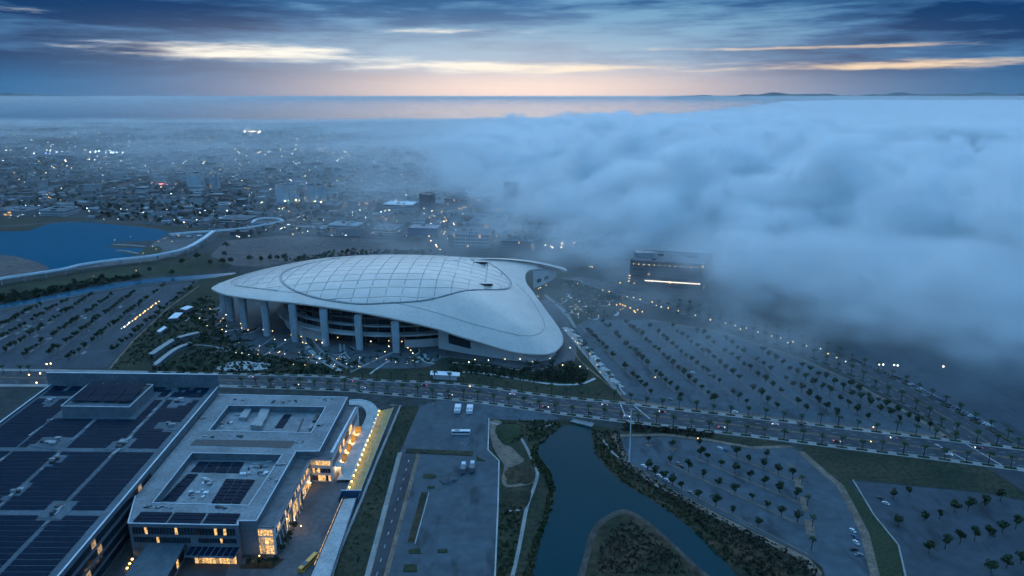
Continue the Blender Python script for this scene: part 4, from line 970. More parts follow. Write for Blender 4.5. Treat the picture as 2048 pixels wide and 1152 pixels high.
for k, L in enumerate(([(375, 300), (435, 340), (497, 378), (570, 415), (640, 460), (773, 525), (912, 585), (1042, 650), (1245, 745)], [(555, 240), (698, 312), (812, 366), (932, 424), (1062, 486), (1198, 544), (1318, 602), (1430, 657), (1558, 700)], [(790, 200), (848, 229), (952, 274), (1062, 324), (1180, 374), (1292, 424), (1415, 474), (1545, 530)], [(1075, 189), (1175, 234), (1292, 279), (1405, 324), (1518, 366)])):
    for p in z7p(L): q = g2(*p); tree_at(TREES, 'round_tree', q[0], q[1], f'dark round tree in the {ORD[k]} row from the pond in the small car park', 'trees in the car park by the pond', None, .25)
for p in z7p([(380, 90), (568, 120), (780, 100), (1315, 195)]): q = g2(*p); tree_at(TREES, 'round_tree', q[0], q[1], 'dark round tree on a diamond island at the top of the small car park', 'trees in the car park by the pond', .85, .28)
for k, p in enumerate(z7p([(1590, 410), (1635, 575), (1672, 745), (1668, 925)])): q = g2(*p); copies('palm_tree', PALMS[k], f'{["farthest", "second farthest", "second nearest", "nearest"][k]} palm at the row ends of the small car park by the pond', 'palm', (q[0], q[1], .25), k, 'palms in the small car park', .85)
for p in z8([(475, 757), (555, 740), (785, 828), (500, 895), (630, 875), (710, 865), (855, 825), (940, 795), (1020, 770)]): q = g2(*p); tree_at(TREES, 'round_tree', q[0], q[1], 'dark round tree scattered in the dim car park in the lower corner', 'trees in the dim corner car park')
for p in z8([(655, 1040), (738, 1016), (813, 992), (888, 975), (962, 955), (1030, 935), (1098, 915)]): q = g2(*p); tree_at(TREES, 'round_tree', q[0], q[1], 'black-green round tree in the slanting row of the dim corner car park', 'trees in the dim corner car park', 1.1)
for p in z8([(972, 1135), (1050, 1115), (1125, 1090)]): q = g2(*p); tree_at(TREES, 'round_tree', q[0], q[1], 'black-green round tree in the nearest row of the dim corner car park', 'trees in the dim corner car park', 1.1)
# the nearest row trees stand one by one, the small far ones together
ROWTREES.sort(key=lambda q: q[1])
for q in ROWTREES[:245]: tree_at(TREES, 'round_tree', q[0], q[1], q[2], q[3], None, q[4])
far_t = MB(); frn = random.Random(19)
for q in ROWTREES[245:]:
    h_ = frn.uniform(6, 8.5); far_t.tube([(q[0], q[1], 0), (q[0], q[1], h_ * .6)], .2, 5); far_t.leaves((q[0], q[1], h_ - 2.4), 2.9 * frn.uniform(.8, 1.15), 90, 1.2, frn, 1, .9, 7)
tag(far_t.build('far_row_trees', ['bark', 'leaf']), 'small far trees at the distant ends of the car park rows', 'trees', kind='stuff')
# palms along the avenue and the cross street, each bed with a clipped hedge
hed = MB()
def palm_line(pts, step, label, group, lo=-1e9, hi=1e9, bed=True, start=0):
    for i, (x, y, h) in enumerate(along(pts, step, start)):
        if not lo < x < hi: continue
        copies('palm_tree', PALMS[(i * 7) % 4], label, 'palm', (x + trn.uniform(-.4, .4), y, .25), trn.uniform(0, 6), group, trn.uniform(.85, 1.12))
        if bed: hed.box(x, y, .2, step * .55, 1.8, .5 + trn.uniform(0, .4), h)
palm_line(offset(avU, 2.6), 13.5, 'palm tree in the row on the stadium side of the avenue', 'palms along the avenue', -340, 420)
palm_line(offset(avL, -2.6), 13.5, 'palm tree in the row on the near side of the avenue', 'palms along the avenue', -245, 420, start=4)
palm_line(offset(csL, 2.6), 15, 'palm tree on the car park side of the foggy cross street', 'palms along the cross street', 175, 420)
palm_line(offset(csR, -2.6), 15, 'palm tree on the far side of the foggy cross street', 'palms along the cross street', 200, 470, start=5)
for px in (8, 42, 60): q = g2(px, 748); copies('palm_tree', PALMS[1], 'palm tree beside the avenue at the edge behind the solar hall', 'palm', (*q, 0), px, 'palms along the avenue')
tag(hed.build('hedge_strips', 'leaf'), 'low clipped hedge strips in the palm beds along the avenue', 'hedge', kind='stuff')
# uncountable planting: shrubs and ground cover
def shrubs(name, label, polys, n, size, m, rise=1.0, seed=1, leaf=6, z=0.0):
    rn = random.Random(seed); b = MB()
    for poly in polys:
        poly = W(poly); xs = [p[0] for p in poly]; ys = [p[1] for p in poly]; c = 0; tr = 0
        while c < n and tr < n * 30:
            tr += 1; p = (rn.uniform(min(xs), max(xs)), rn.uniform(min(ys), max(ys)))
            if not inside(p, poly): continue
            c += 1; s = size * rn.uniform(.5, 1.5)
            b.leaves((p[0], p[1], z + s * .45 * rise), s, leaf, s * .9, rn, 0, .6, 3)
    return tag(b.build(name, m), label, 'shrubs', kind='stuff')
shrubs('bank_shrubs', 'yellow-green shrubs crowding both banks of the pond', [[(1186, 860), (1205, 862), (1235, 925), (1262, 945), (1345, 1000), (1440, 1075), (1480, 1130), (1450, 1125), (1374, 1050), (1304, 1000), (1239, 960), (1205, 925), (1189, 906)], [(1108, 862), (1085, 880), (1060, 900), (1062, 925), (1088, 955), (1098, 985), (1085, 1035), (1060, 1100), (1045, 1152), (1064, 1152), (1080, 1086), (1100, 1026), (1111, 978), (1100, 942), (1079, 918), (1076, 896), (1096, 876), (1120, 856)]], 700, 1.05, 'shrub', .7, seed=3)
shrubs('rough_scrub', 'dark rough scrub on the slope below the small car park', [[(1205, 862), (1236, 862), (1262, 930), (1350, 985), (1460, 1045), (1620, 1122), (1645, 1152), (1500, 1152), (1440, 1085), (1345, 1005), (1255, 945)]], 1500, .95, 'brown_scrub', .7, seed=4)
shrubs('garden_shrubs', 'green shrubs on the mounds and beds beside the pond paths', [[(1000, 846), (1045, 852), (1048, 880), (1020, 890), (995, 875)], [(1040, 842), (1110, 842), (1130, 848), (1090, 872), (1060, 890), (1050, 860)], [(1000, 1010), (1045, 1015), (1035, 1080), (1020, 1152), (995, 1152)]], 170, 1.2, 'shrub', seed=5)
shrubs('stadium_planting', 'dark planting filling the terraced gardens round the stadium', [[(335, 620), (420, 590), (440, 640), (470, 690), (400, 690), (330, 700), (262, 735), (222, 738), (268, 684)], [(470, 690), (560, 715), (640, 735), (700, 748), (640, 750), (480, 747), (300, 742), (400, 700)], [(900, 722), (1080, 745), (1140, 722), (1180, 745), (1170, 770), (1080, 765), (1000, 755), (900, 745)], [(1130, 560), (1180, 575), (1260, 600), (1240, 612), (1150, 610)]], 700, 1.7, 'leaf_dark', seed=6)
shrubs('red_planting', 'reddish brown planting on the knoll beside the stadium tip', [[(1050, 735), (1130, 728), (1165, 745), (1160, 762), (1080, 758), (1030, 750)], [(1250, 846), (1330, 856), (1430, 868), (1420, 876), (1320, 866), (1245, 862)]], 260, 1.5, 'shrub_red', seed=7)
shrubs('canal_trees', 'dark thicket along the canal and lower lawn', [[(0, 596), (95, 580), (190, 562), (250, 556), (290, 553), (190, 572), (90, 592), (0, 609)]], 420, 3.2, 'leaf_dark', 1.4, 8)
shrubs('field_trees', 'line of dark trees behind the stadium roof', [[(560, 520), (640, 508), (700, 500), (840, 503), (900, 507), (860, 512), (700, 512), (600, 527)]], 240, 3.0, 'leaf_dark', 1.4, 9)
shrubs('ramp_shrubs', 'low shrubs along the grassy embankment beside the ramp', [[(803, 815), (838, 815), (800, 905), (740, 1100), (720, 1130), (700, 1100), (760, 930)]], 220, .7, 'shrub', .6, 10)
shrubs('island_scrub', 'brown and green scrub over the island in the pond', [[(1195, 1152), (1200, 1100), (1225, 1060), (1258, 1046), (1300, 1072), (1350, 1115), (1385, 1152)]], 620, .9, 'shrub_red', .6, 11, z=1.6)
# larger trees standing in the park between lake and canal, and behind the dome
for k, (px, py) in enumerate(((500, 524), (523, 524), (541, 523), (555, 522), (453, 497), (449, 515), (446, 530), (462, 529), (570, 524), (30, 595), (8, 606), (75, 590), (108, 583), (150, 570), (205, 562), (275, 560), (345, 552), (300, 545), (365, 530), (420, 532), (395, 520))):
    q = g2(px, py); tree_at(BIG, 'park_tree', q[0], q[1], 'big dark park tree standing beyond the canal and stadium dome', 'park trees beyond the canal')
# small trees in the stadium gardens
grn = random.Random(9)
for poly, n, where in (([(345, 625), (430, 595), (455, 655), (500, 690), (420, 700), (340, 700)], 20, 'in the gardens by the stadium columns'), ([(480, 700), (600, 722), (740, 735), (740, 748), (500, 742)], 16, 'in the gardens between the columns and the avenue'), ([(930, 735), (1040, 742), (1120, 720), (1170, 740), (1150, 765), (1000, 755)], 16, 'on the green knoll by the stadium tip'), ([(1130, 590), (1190, 600), (1230, 625), (1170, 640), (1140, 620)], 14, 'among the pale terraces behind the stadium')):
    P = W(poly); c = 0
    while c < n:
        p = (grn.uniform(min(q[0] for q in P), max(q[0] for q in P)), grn.uniform(min(q[1] for q in P), max(q[1] for q in P)))
        if inside(p, P): c += 1; tree_at(GARD, 'garden_tree', p[0], p[1], 'small dark garden tree ' + where, 'stadium garden trees')
for poly, n, where in (([(440, 645), (500, 690), (620, 715), (780, 725), (860, 728), (880, 738), (740, 745), (560, 738), (470, 715)], 40, 'small palm on the plaza before the stadium columns'), ([(345, 650), (425, 605), (450, 650), (440, 690), (350, 700)], 14, 'small palm in the side gardens by the curved canopies'), ([(1110, 605), (1180, 600), (1250, 620), (1200, 640), (1150, 640)], 14, 'small palm among the terraces behind the stadium'), ([(1130, 665), (1150, 665), (1245, 790), (1225, 785)], 14, 'small palm along the promenade beside the roof tip')):
    P = W(poly); c = 0
    while c < n:
        p = (grn.uniform(min(q[0] for q in P), max(q[0] for q in P)), grn.uniform(min(q[1] for q in P), max(q[1] for q in P)))
        if inside(p, P): c += 1; copies('palm_tree', PALMS[c % 4], where, 'palm', (p[0], p[1], .1), grn.uniform(0, 6), 'palms in the stadium gardens', grn.uniform(.6, .95))
for k, (px, py) in enumerate(((590, 1020), (600, 1000), (612, 988), (588, 1062), (582, 1075), (577, 1090), (565, 1105), (550, 1132), (498, 1130), (518, 1134), (533, 1132))):
    q = g2(px, py); tree_at(GARD, 'terrace_tree', q[0], q[1], 'small dark tree in the planters beside the lit glazed wing', 'terrace trees', .8)
# ================================================================== stadium gardens: paths, terraces, pavilions, lamps
def path(q, w, m='concrete', z=.20): strip('garden_path', [tuple(p) for p in smooth(W(q), 4)], w, z, m, .12)
for q, w, m in (([(604, 668), (612, 690), (628, 708), (655, 728), (680, 742)], 5, 'concrete_pale'), ([(622, 668), (632, 690), (650, 708), (680, 728), (705, 742)], 2.5, 'concrete'), ([(680, 688), (682, 705), (695, 722), (705, 735)], 1.8, 'concrete_pale'), ([(688, 688), (690, 705), (702, 720)], 1.2, 'concrete_pale'), ([(700, 745), (735, 728), (770, 712), (795, 700)], 3, 'concrete'), ([(740, 748), (765, 730), (790, 715)], 2.2, 'concrete_pale'), ([(520, 715), (545, 700), (585, 675)], 2, 'concrete'), ([(500, 705), (525, 690), (550, 672)], 1.6, 'concrete'), ([(430, 640), (460, 680), (500, 715), (560, 735)], 2.2, 'paving'), ([(300, 730), (360, 700), (400, 690), (460, 700)], 2, 'concrete'),
                ([(860, 745), (940, 745), (1000, 752), (1100, 768), (1160, 768), (1190, 757)], 3, 'concrete_pale'), ([(900, 725), (980, 732), (1060, 742), (1100, 735)], 2.5, 'concrete'), ([(1130, 655), (1180, 715), (1245, 790)], 7, 'concrete_pale'), ([(1150, 570), (1200, 583), (1260, 598), (1330, 617)], 3, 'sandy'), ([(1090, 590), (1130, 625), (1150, 655)], 4, 'concrete')):
    path(q, w, m)
strip('garden_edge', W([(1140, 655), (1196, 722), (1252, 798)]), 1.4, .26, 'sandy', .2); strip('garden_edge', W([(1118, 660), (1160, 722), (1205, 760), (1250, 800)]), 1.6, .26, 'sandy', .2)
sheet('pale_plaza', [tuple(p) for p in smooth(W([(432, 736), (455, 726), (500, 723), (540, 728), (535, 738), (490, 742), (450, 742)]), 3, True)], .16, 'concrete_pale')
# low curved garden walls, planters and beds in front of the columns
rn = random.Random(52)
zones = [W([(440, 640), (480, 700), (600, 730), (760, 740), (860, 735), (880, 712), (780, 700), (640, 695), (540, 680), (480, 655)]), W([(340, 640), (425, 600), (450, 660), (470, 700), (400, 715), (320, 715)]), W([(1110, 600), (1180, 600), (1250, 625), (1180, 640), (1140, 640)]), W([(1130, 560), (1230, 590), (1240, 610), (1120, 590)])]
for zi, nn in ((0, 46), (1, 16), (2, 30), (3, 14)):
    Z = zones[zi]; c_ = 0
    while c_ < nn:
        p = (rn.uniform(min(q[0] for q in Z), max(q[0] for q in Z)), rn.uniform(min(q[1] for q in Z), max(q[1] for q in Z)))
        if not inside(p, Z): continue
        c_ += 1; a0 = rn.uniform(0, 6.28); rr = rn.uniform(5, 16); sw = rn.uniform(.7, 1.9)
        pts = [(p[0] + rr * math.cos(a0 + sw * i / 7), p[1] + rr * math.sin(a0 + sw * i / 7)) for i in range(8)]
        b = MB(); hh = rn.uniform(.35, 1.0); b.ribbon(pts, rn.choice((.7, 1.0, 1.8, 2.6)), hh, 0, hh); tag(b.build('garden_wall', rn.choice(['concrete_pale', 'concrete', 'paving', 'white_wall'])), kind='structure')
        if rn.random() < .8:
            q2 = [(p[0] + rr * .8 * math.cos(a0 + sw * i / 6), p[1] + rr * .8 * math.sin(a0 + sw * i / 6)) for i in range(7)]
            b = MB()
            for q_ in q2: b.leaves((q_[0], q_[1], .7), rn.uniform(1.0, 2.2), 9, 1.2, rn, 0, .6, 3)
            tag(b.build('planting_bed', rn.choice(['leaf_dark', 'leaf', 'shrub'])), 'dark planting in curved garden beds round the stadium', 'shrubs', kind='stuff')
# terraced seating steps behind the stadium
rn = random.Random(15)
for k in range(9):
    q = [(1108 + k * 6, 600 + k * 4.6), (1130 + k * 7, 590 + k * 4.6), (1165 + k * 5, 590 + k * 4.8)]
    b = MB(); b.ribbon([tuple(p) for p in smooth(W(q), 4)], 3.2, .9 + .15 * (k % 3), 0, .9); tag(b.build('terrace_step', 'concrete_pale'), f'pale curved terrace step, number {k + 1} counting from the dome, behind the stadium', 'step', 'terrace steps') if False else tag(bpy.data.objects[-1] if False else S.objects[-1], kind='structure')
def pavilion(name, q, h, label, roof='canopy_white', wall='facade', posts=True):
    P = W(q, h); c = (sum(p[0] for p in P) / len(P), sum(p[1] for p in P) / len(P)); t = thing(name, label, 'pavilion', (*c, 0))
    b = MB(); b.prism(P, h - .5, h, 0, True, None, True); b.build('roof', roof, t)
    b = MB(); b.prism([lerp(p, c, .18) for p in P], 0, h - .5, 0, False); b.build('wall', wall, t)
    if posts:
        for p in P: pp = lerp(p, c, .05); b = MB(); b.tube([(*pp, 0), (*pp, h - .5)], .2, 5); b.build('post', 'equipment', t)
    return t
pavilion('pavilion', [(360, 617), (374, 611), (386, 613), (372, 620)], 5, 'pale flat pavilion, farthest up the garden beside the car park')
pavilion('pavilion', [(336, 637), (350, 625), (366, 625), (354, 636)], 5, 'pale flat pavilion, second up the garden beside the car park')
pavilion('pavilion', [(313, 662), (328, 652), (334, 654), (320, 664)], 4.5, 'low pale pavilion above the long curved canopy')
pavilion('pavilion', [(860, 749), (862, 741), (920, 745), (919, 752)], 5, 'long white pavilion between the avenue and the stadium', 'canopy_white', 'white_wall')
def canopy(name, q, w, h, label):
    pts = [tuple(p) for p in smooth(W(q, h), 4)]; c = pts[len(pts) // 2]; t = thing(name, label, 'canopy', (*c[:2], 0))
    b = MB(); b.ribbon(pts, w, h, 0, .6); b.build('roof', 'equipment', t); b = MB(); b.ribbon(pts, w * .6, h - .6, 0, h - .6); b.build('wall', 'facade', t)
    for x, y, hd in along(pts, 8): b = MB(); b.tube([(x + math.sin(hd) * w * .42, y - math.cos(hd) * w * .42, 0), (x + math.sin(hd) * w * .42, y - math.cos(hd) * w * .42, h - .5)], .2, 5); b.build('post', 'equipment', t)
canopy('curved_canopy', [(302, 708), (325, 692), (355, 675), (398, 664)], 6, 5.5, 'long curved grey canopy in the garden, the one farther from the avenue')
canopy('curved_canopy', [(308, 730), (330, 712), (355, 695), (383, 685)], 5, 5, 'long curved grey canopy in the garden, the one nearer the avenue')
for k in range(11):
    px, py = lerp((1142, 668), (1238, 782), k / 10); c = G(px, py); t = thing('shade_sail', f'white shade canopy, {(ORD + ["eleventh"])[k]} from the dome along the promenade', 'canopy', c, 0, 'white canopies along the promenade')
    hh = 4.2 + (k % 3) * .5; L = 7 + (k % 2) * 3; a = -.95 + .1 * math.sin(k * 2)
    R2 = lambda u, v: (c.x + u * math.cos(a) - v * math.sin(a), c.y + u * math.sin(a) + v * math.cos(a))
    b = MB(); q = [R2(-L / 2, -3), R2(L / 2, -3.4), R2(L / 2, 3), R2(-L / 2, 3.3)]; zz_ = [hh, hh + .8, hh - .3, hh + .6]
    b.v = [(*p, z) for p, z in zip(q, zz_)] + [(*R2(0, 0), hh - .5)] + [(*p, z - .15) for p, z in zip(q, zz_)] + [(*R2(0, 0), hh - .65)]
    b.f = [(0, 1, 4), (1, 2, 4), (2, 3, 4), (3, 0, 4), (6, 5, 9), (7, 6, 9), (8, 7, 9), (5, 8, 9), (0, 5, 6, 1), (1, 6, 7, 2), (2, 7, 8, 3), (3, 8, 5, 0)]; b.mi = [0] * 12; b.build('sail', 'concrete_pale', t)
    for p, z in zip(q, zz_): b = MB(); b.tube([(*p, 0), (*p, z)], .15, 5); b.build('post', 'equipment', t)
# lamps: a post and a bulb each
lp = MB(); lp.tube([(0, 0, 0), (0, 0, 4.4)], .12, 5, 0, .08); LPOST = lp.mesh('post', 'equipment_dark')
LB_ = {}
for k in ('lamp_warm', 'lamp_amber', 'lamp_white', 'lamp_cool', 'lamp_red', 'lamp_yellow'):
    for r_ in (.45, .75): o_ = MB(); o_.octa((0, 0, 4.6), r_); LB_[k, r_] = o_.mesh('bulb', k)
def lamp(px, py, k, label, group, r_=.45, z=0.0): c = G(px, py + 4, z); return copies('path_lamp', [('post', LPOST), ('bulb', LB_[k, r_])], label, 'lamp', c, 0, group)
for i, p in enumerate([(404, 623), (421, 621), (447, 640), (453, 633), (482, 651), (445, 663), (453, 667), (484, 660), (497, 664), (527, 663), (546, 666), (550, 683), (571, 684), (583, 674), (603, 677), (617, 667), (606, 689), (613, 691), (645, 690), (676, 679), (633, 684), (742, 687), (778, 686), (804, 687), (778, 697), (822, 705), (816, 700), (826, 711), (770, 708), (655, 715), (640, 722), (560, 708), (415, 655), (400, 640)]): lamp(*p, 'lamp_warm' if i % 3 else 'lamp_white', 'small warm garden lamp below the stadium columns', 'garden lamps round the stadium')
for i, p in enumerate([(938, 729), (950, 724), (977, 725), (1010, 723), (1040, 723), (1065, 728), (1100, 722), (1125, 735), (1160, 738), (1175, 742), (1140, 700), (1155, 690)]): lamp(*p, 'lamp_warm' if i % 2 else 'lamp_white', 'small warm garden lamp round the low tip of the stadium roof', 'garden lamps round the stadium')
for i, p in enumerate([(1077, 580), (1092, 573), (1081, 578), (1076, 595), (1155, 570), (1205, 583), (1218, 586), (1233, 613), (1240, 611), (1250, 615), (1260, 619), (1268, 625), (1275, 623), (1284, 627), (1270, 628), (1245, 613), (1240, 568), (1268, 569), (1180, 535), (1184, 536), (1254, 596), (1267, 598), (1280, 602)]): lamp(*p, 'lamp_amber' if 6 < i < 17 else 'lamp_warm', 'warm lamp on the plaza behind the stadium', 'plaza lamps behind the stadium')
for i, p in enumerate([(1304, 607), (1313, 614), (1322, 617), (1336, 619), (1356, 625), (1390, 634), (1420, 643), (1450, 650), (1470, 655), (1480, 662), (1492, 660), (1515, 668), (1542, 676), (1560, 680), (1575, 690), (1585, 688), (1612, 696), (1640, 702), (1655, 712), (1672, 720), (1690, 728)]): lamp(*p, ['lamp_amber', 'lamp_warm', 'lamp_white'][i % 3], 'street lamp glowing through fog on the cross street', 'lamps of the cross street', .45)
for i in range(15): px, py = lerp((244, 661), (317, 606), i / 14); lamp(px + (i % 3), py, 'lamp_amber' if i > 4 else 'lamp_white', 'bright lamp in the lit row at the edge of the car park by the canal', 'lit row in the car park', .75 if i % 2 else .45)
for p in [(95, 733), (103, 732), (60, 755), (75, 771), (82, 752)]: lamp(*p, 'lamp_amber', 'amber lamp at the avenue corner behind the solar hall', 'lamps by the avenue', .75)
for p in [(940, 778), (1395, 884), (1740, 890), (1745, 861), (1310, 760)]: lamp(*p, 'lamp_amber', 'amber lamp beside the avenue palms', 'lamps by the avenue')
for i, p in enumerate([(1757, 734), (1765, 734), (1787, 735), (1794, 736), (1885, 738)]): lamp(*p, 'lamp_white', 'white lamp glowing low in the foggy outer car park', 'lamps in the outer car park', .75)
for i, p in enumerate([(306, 494), (313, 499), (287, 508), (330, 478), (345, 484), (358, 473), (318, 484), (262, 474), (230, 481), (273, 543), (188, 555)]): lamp(*p, 'lamp_warm', 'warm lamp on the lakeside terrace', 'lakeside lamps')
lr2 = random.Random(71)
for poly, n, lab in (([(440, 645), (500, 692), (640, 716), (800, 722), (860, 728), (740, 742), (560, 735), (470, 712)], 34, 'tiny warm path light on the plaza before the columns'), ([(1110, 600), (1180, 598), (1260, 622), (1200, 638), (1150, 640)], 22, 'tiny warm path light among the terraces behind the stadium'), ([(1128, 662), (1150, 668), (1248, 792), (1228, 786)], 16, 'tiny warm path light along the promenade')):
    P = W(poly); c = 0
    while c < n:
        p = (lr2.uniform(min(q[0] for q in P), max(q[0] for q in P)), lr2.uniform(min(q[1] for q in P), max(q[1] for q in P)))
        if inside(p, P): c += 1; copies('path_light', [('post', LPOST), ('bulb', LB_[lr2.choice(('lamp_warm', 'lamp_white', 'lamp_amber')), .45])], lab, 'lamp', (p[0], p[1], 0), 0, 'path lights round the stadium', .62)
# tall slim mast beside the small car park
c = G(1258, 925); ms = thing('light_mast', 'tall slim pale mast beside the small car park', 'mast', c)
b = MB(); b.tube([tuple(c), (c.x, c.y, 20), (c.x - .4, c.y, 41)], .55, 8, 0, .25); b.build('pole', 'canopy_white', ms); b = MB(); b.box(c.x - .4, c.y, 41, 2.4, .8, .6); b.build('lamp_head', 'equipment', ms); b = MB(); b.box(c.x, c.y, 0, 2.4, 2.4, .8); b.build('base', 'concrete', ms)
# ================================================================== vehicles
def car_parts(m):
    b = MB(); b.box(0, 0, .35, 4.4, 1.8, .55); b.box(0, 0, .88, 4.2, 1.74, .12, 0, 0, .96)
    c = MB(); c.box(-.2, 0, 1.0, 2.5, 1.6, .5, 0, 0, .78); rf_ = MB(); rf_.box(-.2, 0, 1.5, 1.9, 1.24, .04)
    wh = []
    for x in (-1.35, 1.35):
        for y in (-.85, .85):
            w = MB(); w.tube([(x, y - .1, .33), (x, y + .1, .33)], .33, 10); wh.append(('wheel', w.mesh('wheel', 'rubber')))
    return [('body', b.mesh('body', m)), ('cabin', c.mesh('cabin', 'glass_dark'), [('cabin_roof', rf_.mesh('cabin_roof', m))])] + wh
CARS = {m: car_parts(m) for m in ('car_white', 'car_dark', 'car_grey', 'car_blue')}
def car(px, py, m, label, rz=0.0, group=None, s=1.0): return copies('parked_car', CARS[m], label, 'car', G(px, py), rz, group, s)
cn = random.Random(4); CA, CB = g2(1815, 772), g2(1990, 866); L_ = math.hypot(CB[0] - CA[0], CB[1] - CA[1]); hd = math.atan2(CB[1] - CA[1], CB[0] - CA[0])
for i in range(int(L_ / 3.4)):
    p = lerp(CA, CB, i * 3.4 / L_); m = cn.choice(['car_white', 'car_white', 'car_grey', 'car_blue', 'car_dark'])
    if cn.random() < .08: continue
    copies('parked_car', CARS[m], f'{dict(car_white="white", car_grey="grey", car_blue="blue", car_dark="black")[m]} car in the long row along the foggy cross street', 'car', (p[0] + 4.5, p[1] + 2.6, .1), hd + 1.35 + cn.uniform(-.05, .05), 'cars parked along the cross street')
for i in range(16):
    px, py = lerp((1700, 722), (1805, 766), i / 15); q = g2(px, py)
    if cn.random() < .75: copies('parked_car', CARS[cn.choice(['car_grey', 'car_dark', 'car_blue'])], 'dim car in the fog at the far end of the cross street row', 'car', (q[0] + 5, q[1] + 3, .1), hd + 1.35, 'cars parked along the cross street')
for (x, y), m, lab in (((345, 290), 'car_white', 'white car at the pond edge of the small car park, first from its top corner'), ((405, 325), 'car_grey', 'grey car at the pond edge of the small car park, second from its top corner'), ((470, 368), 'car_white', 'white car at the pond edge of the small car park, third from its top corner'), ((525, 402), 'car_white', 'white car at the pond edge of the small car park, fourth from its top corner'), ((640, 290), 'car_dark', 'black car beside the first tree of the long island in the small car park'), ((620, 270), 'car_grey', 'grey car beside the black one in the small car park'), ((715, 500), 'car_grey', 'grey car half under a tree at the pond edge of the small car park'), ((950, 150), 'car_white', 'white car at the top edge of the small car park'), ((985, 160), 'car_blue', 'blue car at the top edge of the small car park')):
    p = z7([(x, y)])[0]; car(*p, m, lab, .55 + math.pi / 2, 'cars in the small car park')
for (x, y), m, lab, rz in (((412, 760), 'car_dark', 'black car parked alone with a white one in the dim corner car park', 2.2), ((437, 785), 'car_white', 'white car parked alone with a black one in the dim corner car park', 2.2), ((268, 925), 'car_white', 'white car at the kerb, farthest of the four by the ditch', 1.75), ((278, 955), 'car_blue', 'blue car at the kerb, second of the four by the ditch', 1.75), ((285, 985), 'car_white', 'white car at the kerb, third of the four by the ditch', 1.75), ((275, 1020), 'car_dark', 'black car at the kerb, broadside, by the ditch', .1), ((300, 1048), 'car_grey', 'grey car at the kerb, nearest, by the ditch', 0.0)):
    p = z8([(x, y)])[0]; car(*p, m, lab, rz, 'cars in the corner car parks')
for i, (px, py) in enumerate(((1385, 746), (1420, 752), (1340, 800), (1470, 825), (1602, 850), (1060, 808), (880, 790), (1180, 826), (560, 762), (620, 765))):
    car(px, py, ['car_white', 'car_dark', 'car_grey'][i % 3], ['white car alone in the foggy car park, nearer the stadium', 'black car alone in the foggy car park', 'grey car at the near edge of the foggy car park', 'white car driving on the avenue near the junction', 'black car driving on the avenue beyond the junction', 'grey car driving on the avenue by the pond', 'white car driving on the avenue above the bus yard', 'black car driving on the avenue above the footbridge', 'grey car driving on the avenue behind the office block', 'white car driving on the avenue behind the office block'][i], [2.4, 2.4, -.2, -.2, -.2, -.15, -.1, -.15, 0, 0][i])
hl = []
for y_ in (-.6, .6): q = MB(); q.octa((2.25, y_, .65), .22); hl.append(('headlight', q.mesh('headlight', 'lamp_white')))
tl_ = []
for y_ in (-.6, .6): q = MB(); q.octa((-2.25, y_, .75), .2); tl_.append(('tail_light', q.mesh('tail_light', 'lamp_red')))
for i in range(18):
    far_side = i % 2; line = mid(.2 if far_side else .8); k = 12 + int(i * 2.4); p, q = line[k], line[k + 1]; h = math.atan2(q[1] - p[1], q[0] - p[0]) + (math.pi if far_side else 0); m = ['car_grey', 'car_white', 'car_dark'][i % 3]
    copies('driving_car', CARS[m] + hl + tl_, f"{['grey', 'white', 'black'][i % 3]} car with lights on driving on the {'far' if far_side else 'near'} side of the avenue", 'car', (p[0], p[1], .13), h, 'cars driving on the avenue')
def bus_parts(body, trim, L=12.5):
    b = MB(); b.box(0, 0, .4, L, 2.55, 2.6); b.box(0, 0, 3.0, L * .99, 2.4, .2, 0, 0, .985)
    w = MB(); w.box(0, 0, 1.55, L * .93, 2.6, .95); ws_ = MB(); ws_.box(L / 2 - .03, 0, 1.3, .12, 2.3, 1.5); r_ = MB(); r_.box(-L * .2, 0, 3.2, 3.2, 1.7, .35); pass
    out = [('body', b.mesh('body', body)), ('window_band', w.mesh('window_band', 'glass_dark')), ('windscreen', ws_.mesh('windscreen', 'glass_dark')), ('roof_unit', r_.mesh('roof_unit', trim))]
    for x in (-L * .3, L * .33):
        for y in (-1.15, 1.15): q = MB(); q.tube([(x, y - .15, .5), (x, y + .15, .5)], .5, 12); out.append(('wheel', q.mesh('wheel', 'rubber')))
    return out
BUS = bus_parts('car_white', 'equipment'); 
for px, py, rz, lab in ((912.5, 821, math.pi / 2, 'white bus, first of four parked side by side in pairs by the avenue'), (918.5, 821, math.pi / 2, 'white bus, second of four parked in pairs by the avenue'), (936.5, 822, math.pi / 2, 'white bus, third of four parked in pairs by the avenue'), (942.5, 822, math.pi / 2, 'white bus, last of four parked in pairs by the avenue'), (922, 869, 0.0, 'white bus parked broadside alone in the middle of the yard')):
    copies('bus', BUS, lab, 'bus', G(px, py), rz, 'white buses in the yard', 1.0 if rz else 1.15)
copies('bus', bus_parts('car_orange', 'b_blue', 15), 'orange sided tour bus with blue roof beside the lower walk', 'bus', G(617, 1130), 1.22, None, 1.0)
for px, py, lab in ((926, 948, 'tall blue-grey trailer unit on the left of the pair in the yard'), (944, 946, 'tall blue-grey trailer unit on the right of the pair in the yard')):
    c = G(px, py); t = thing('generator_trailer', lab, 'trailer', c, 0, 'trailer units in the yard'); b = MB(); b.box(c.x, c.y + 4, .8, 3.4, 10, 3.6); b.build('body', 'facade', t)
    b = MB(); b.box(c.x, c.y + 6.5, 4.4, 2.6, 4, .5); b.build('roof_unit', 'coping', t); b = MB(); b.box(c.x, c.y - 1.05, 1.2, 2.6, .12, 2.6); b.build('door', 'parapet', t)
    for y_ in (0, 7): b = MB(); b.tube([(c.x - 1.6, c.y + y_, .5), (c.x + 1.6, c.y + y_, .5)], .5, 10); b.build('axle_wheels', 'rubber', t)
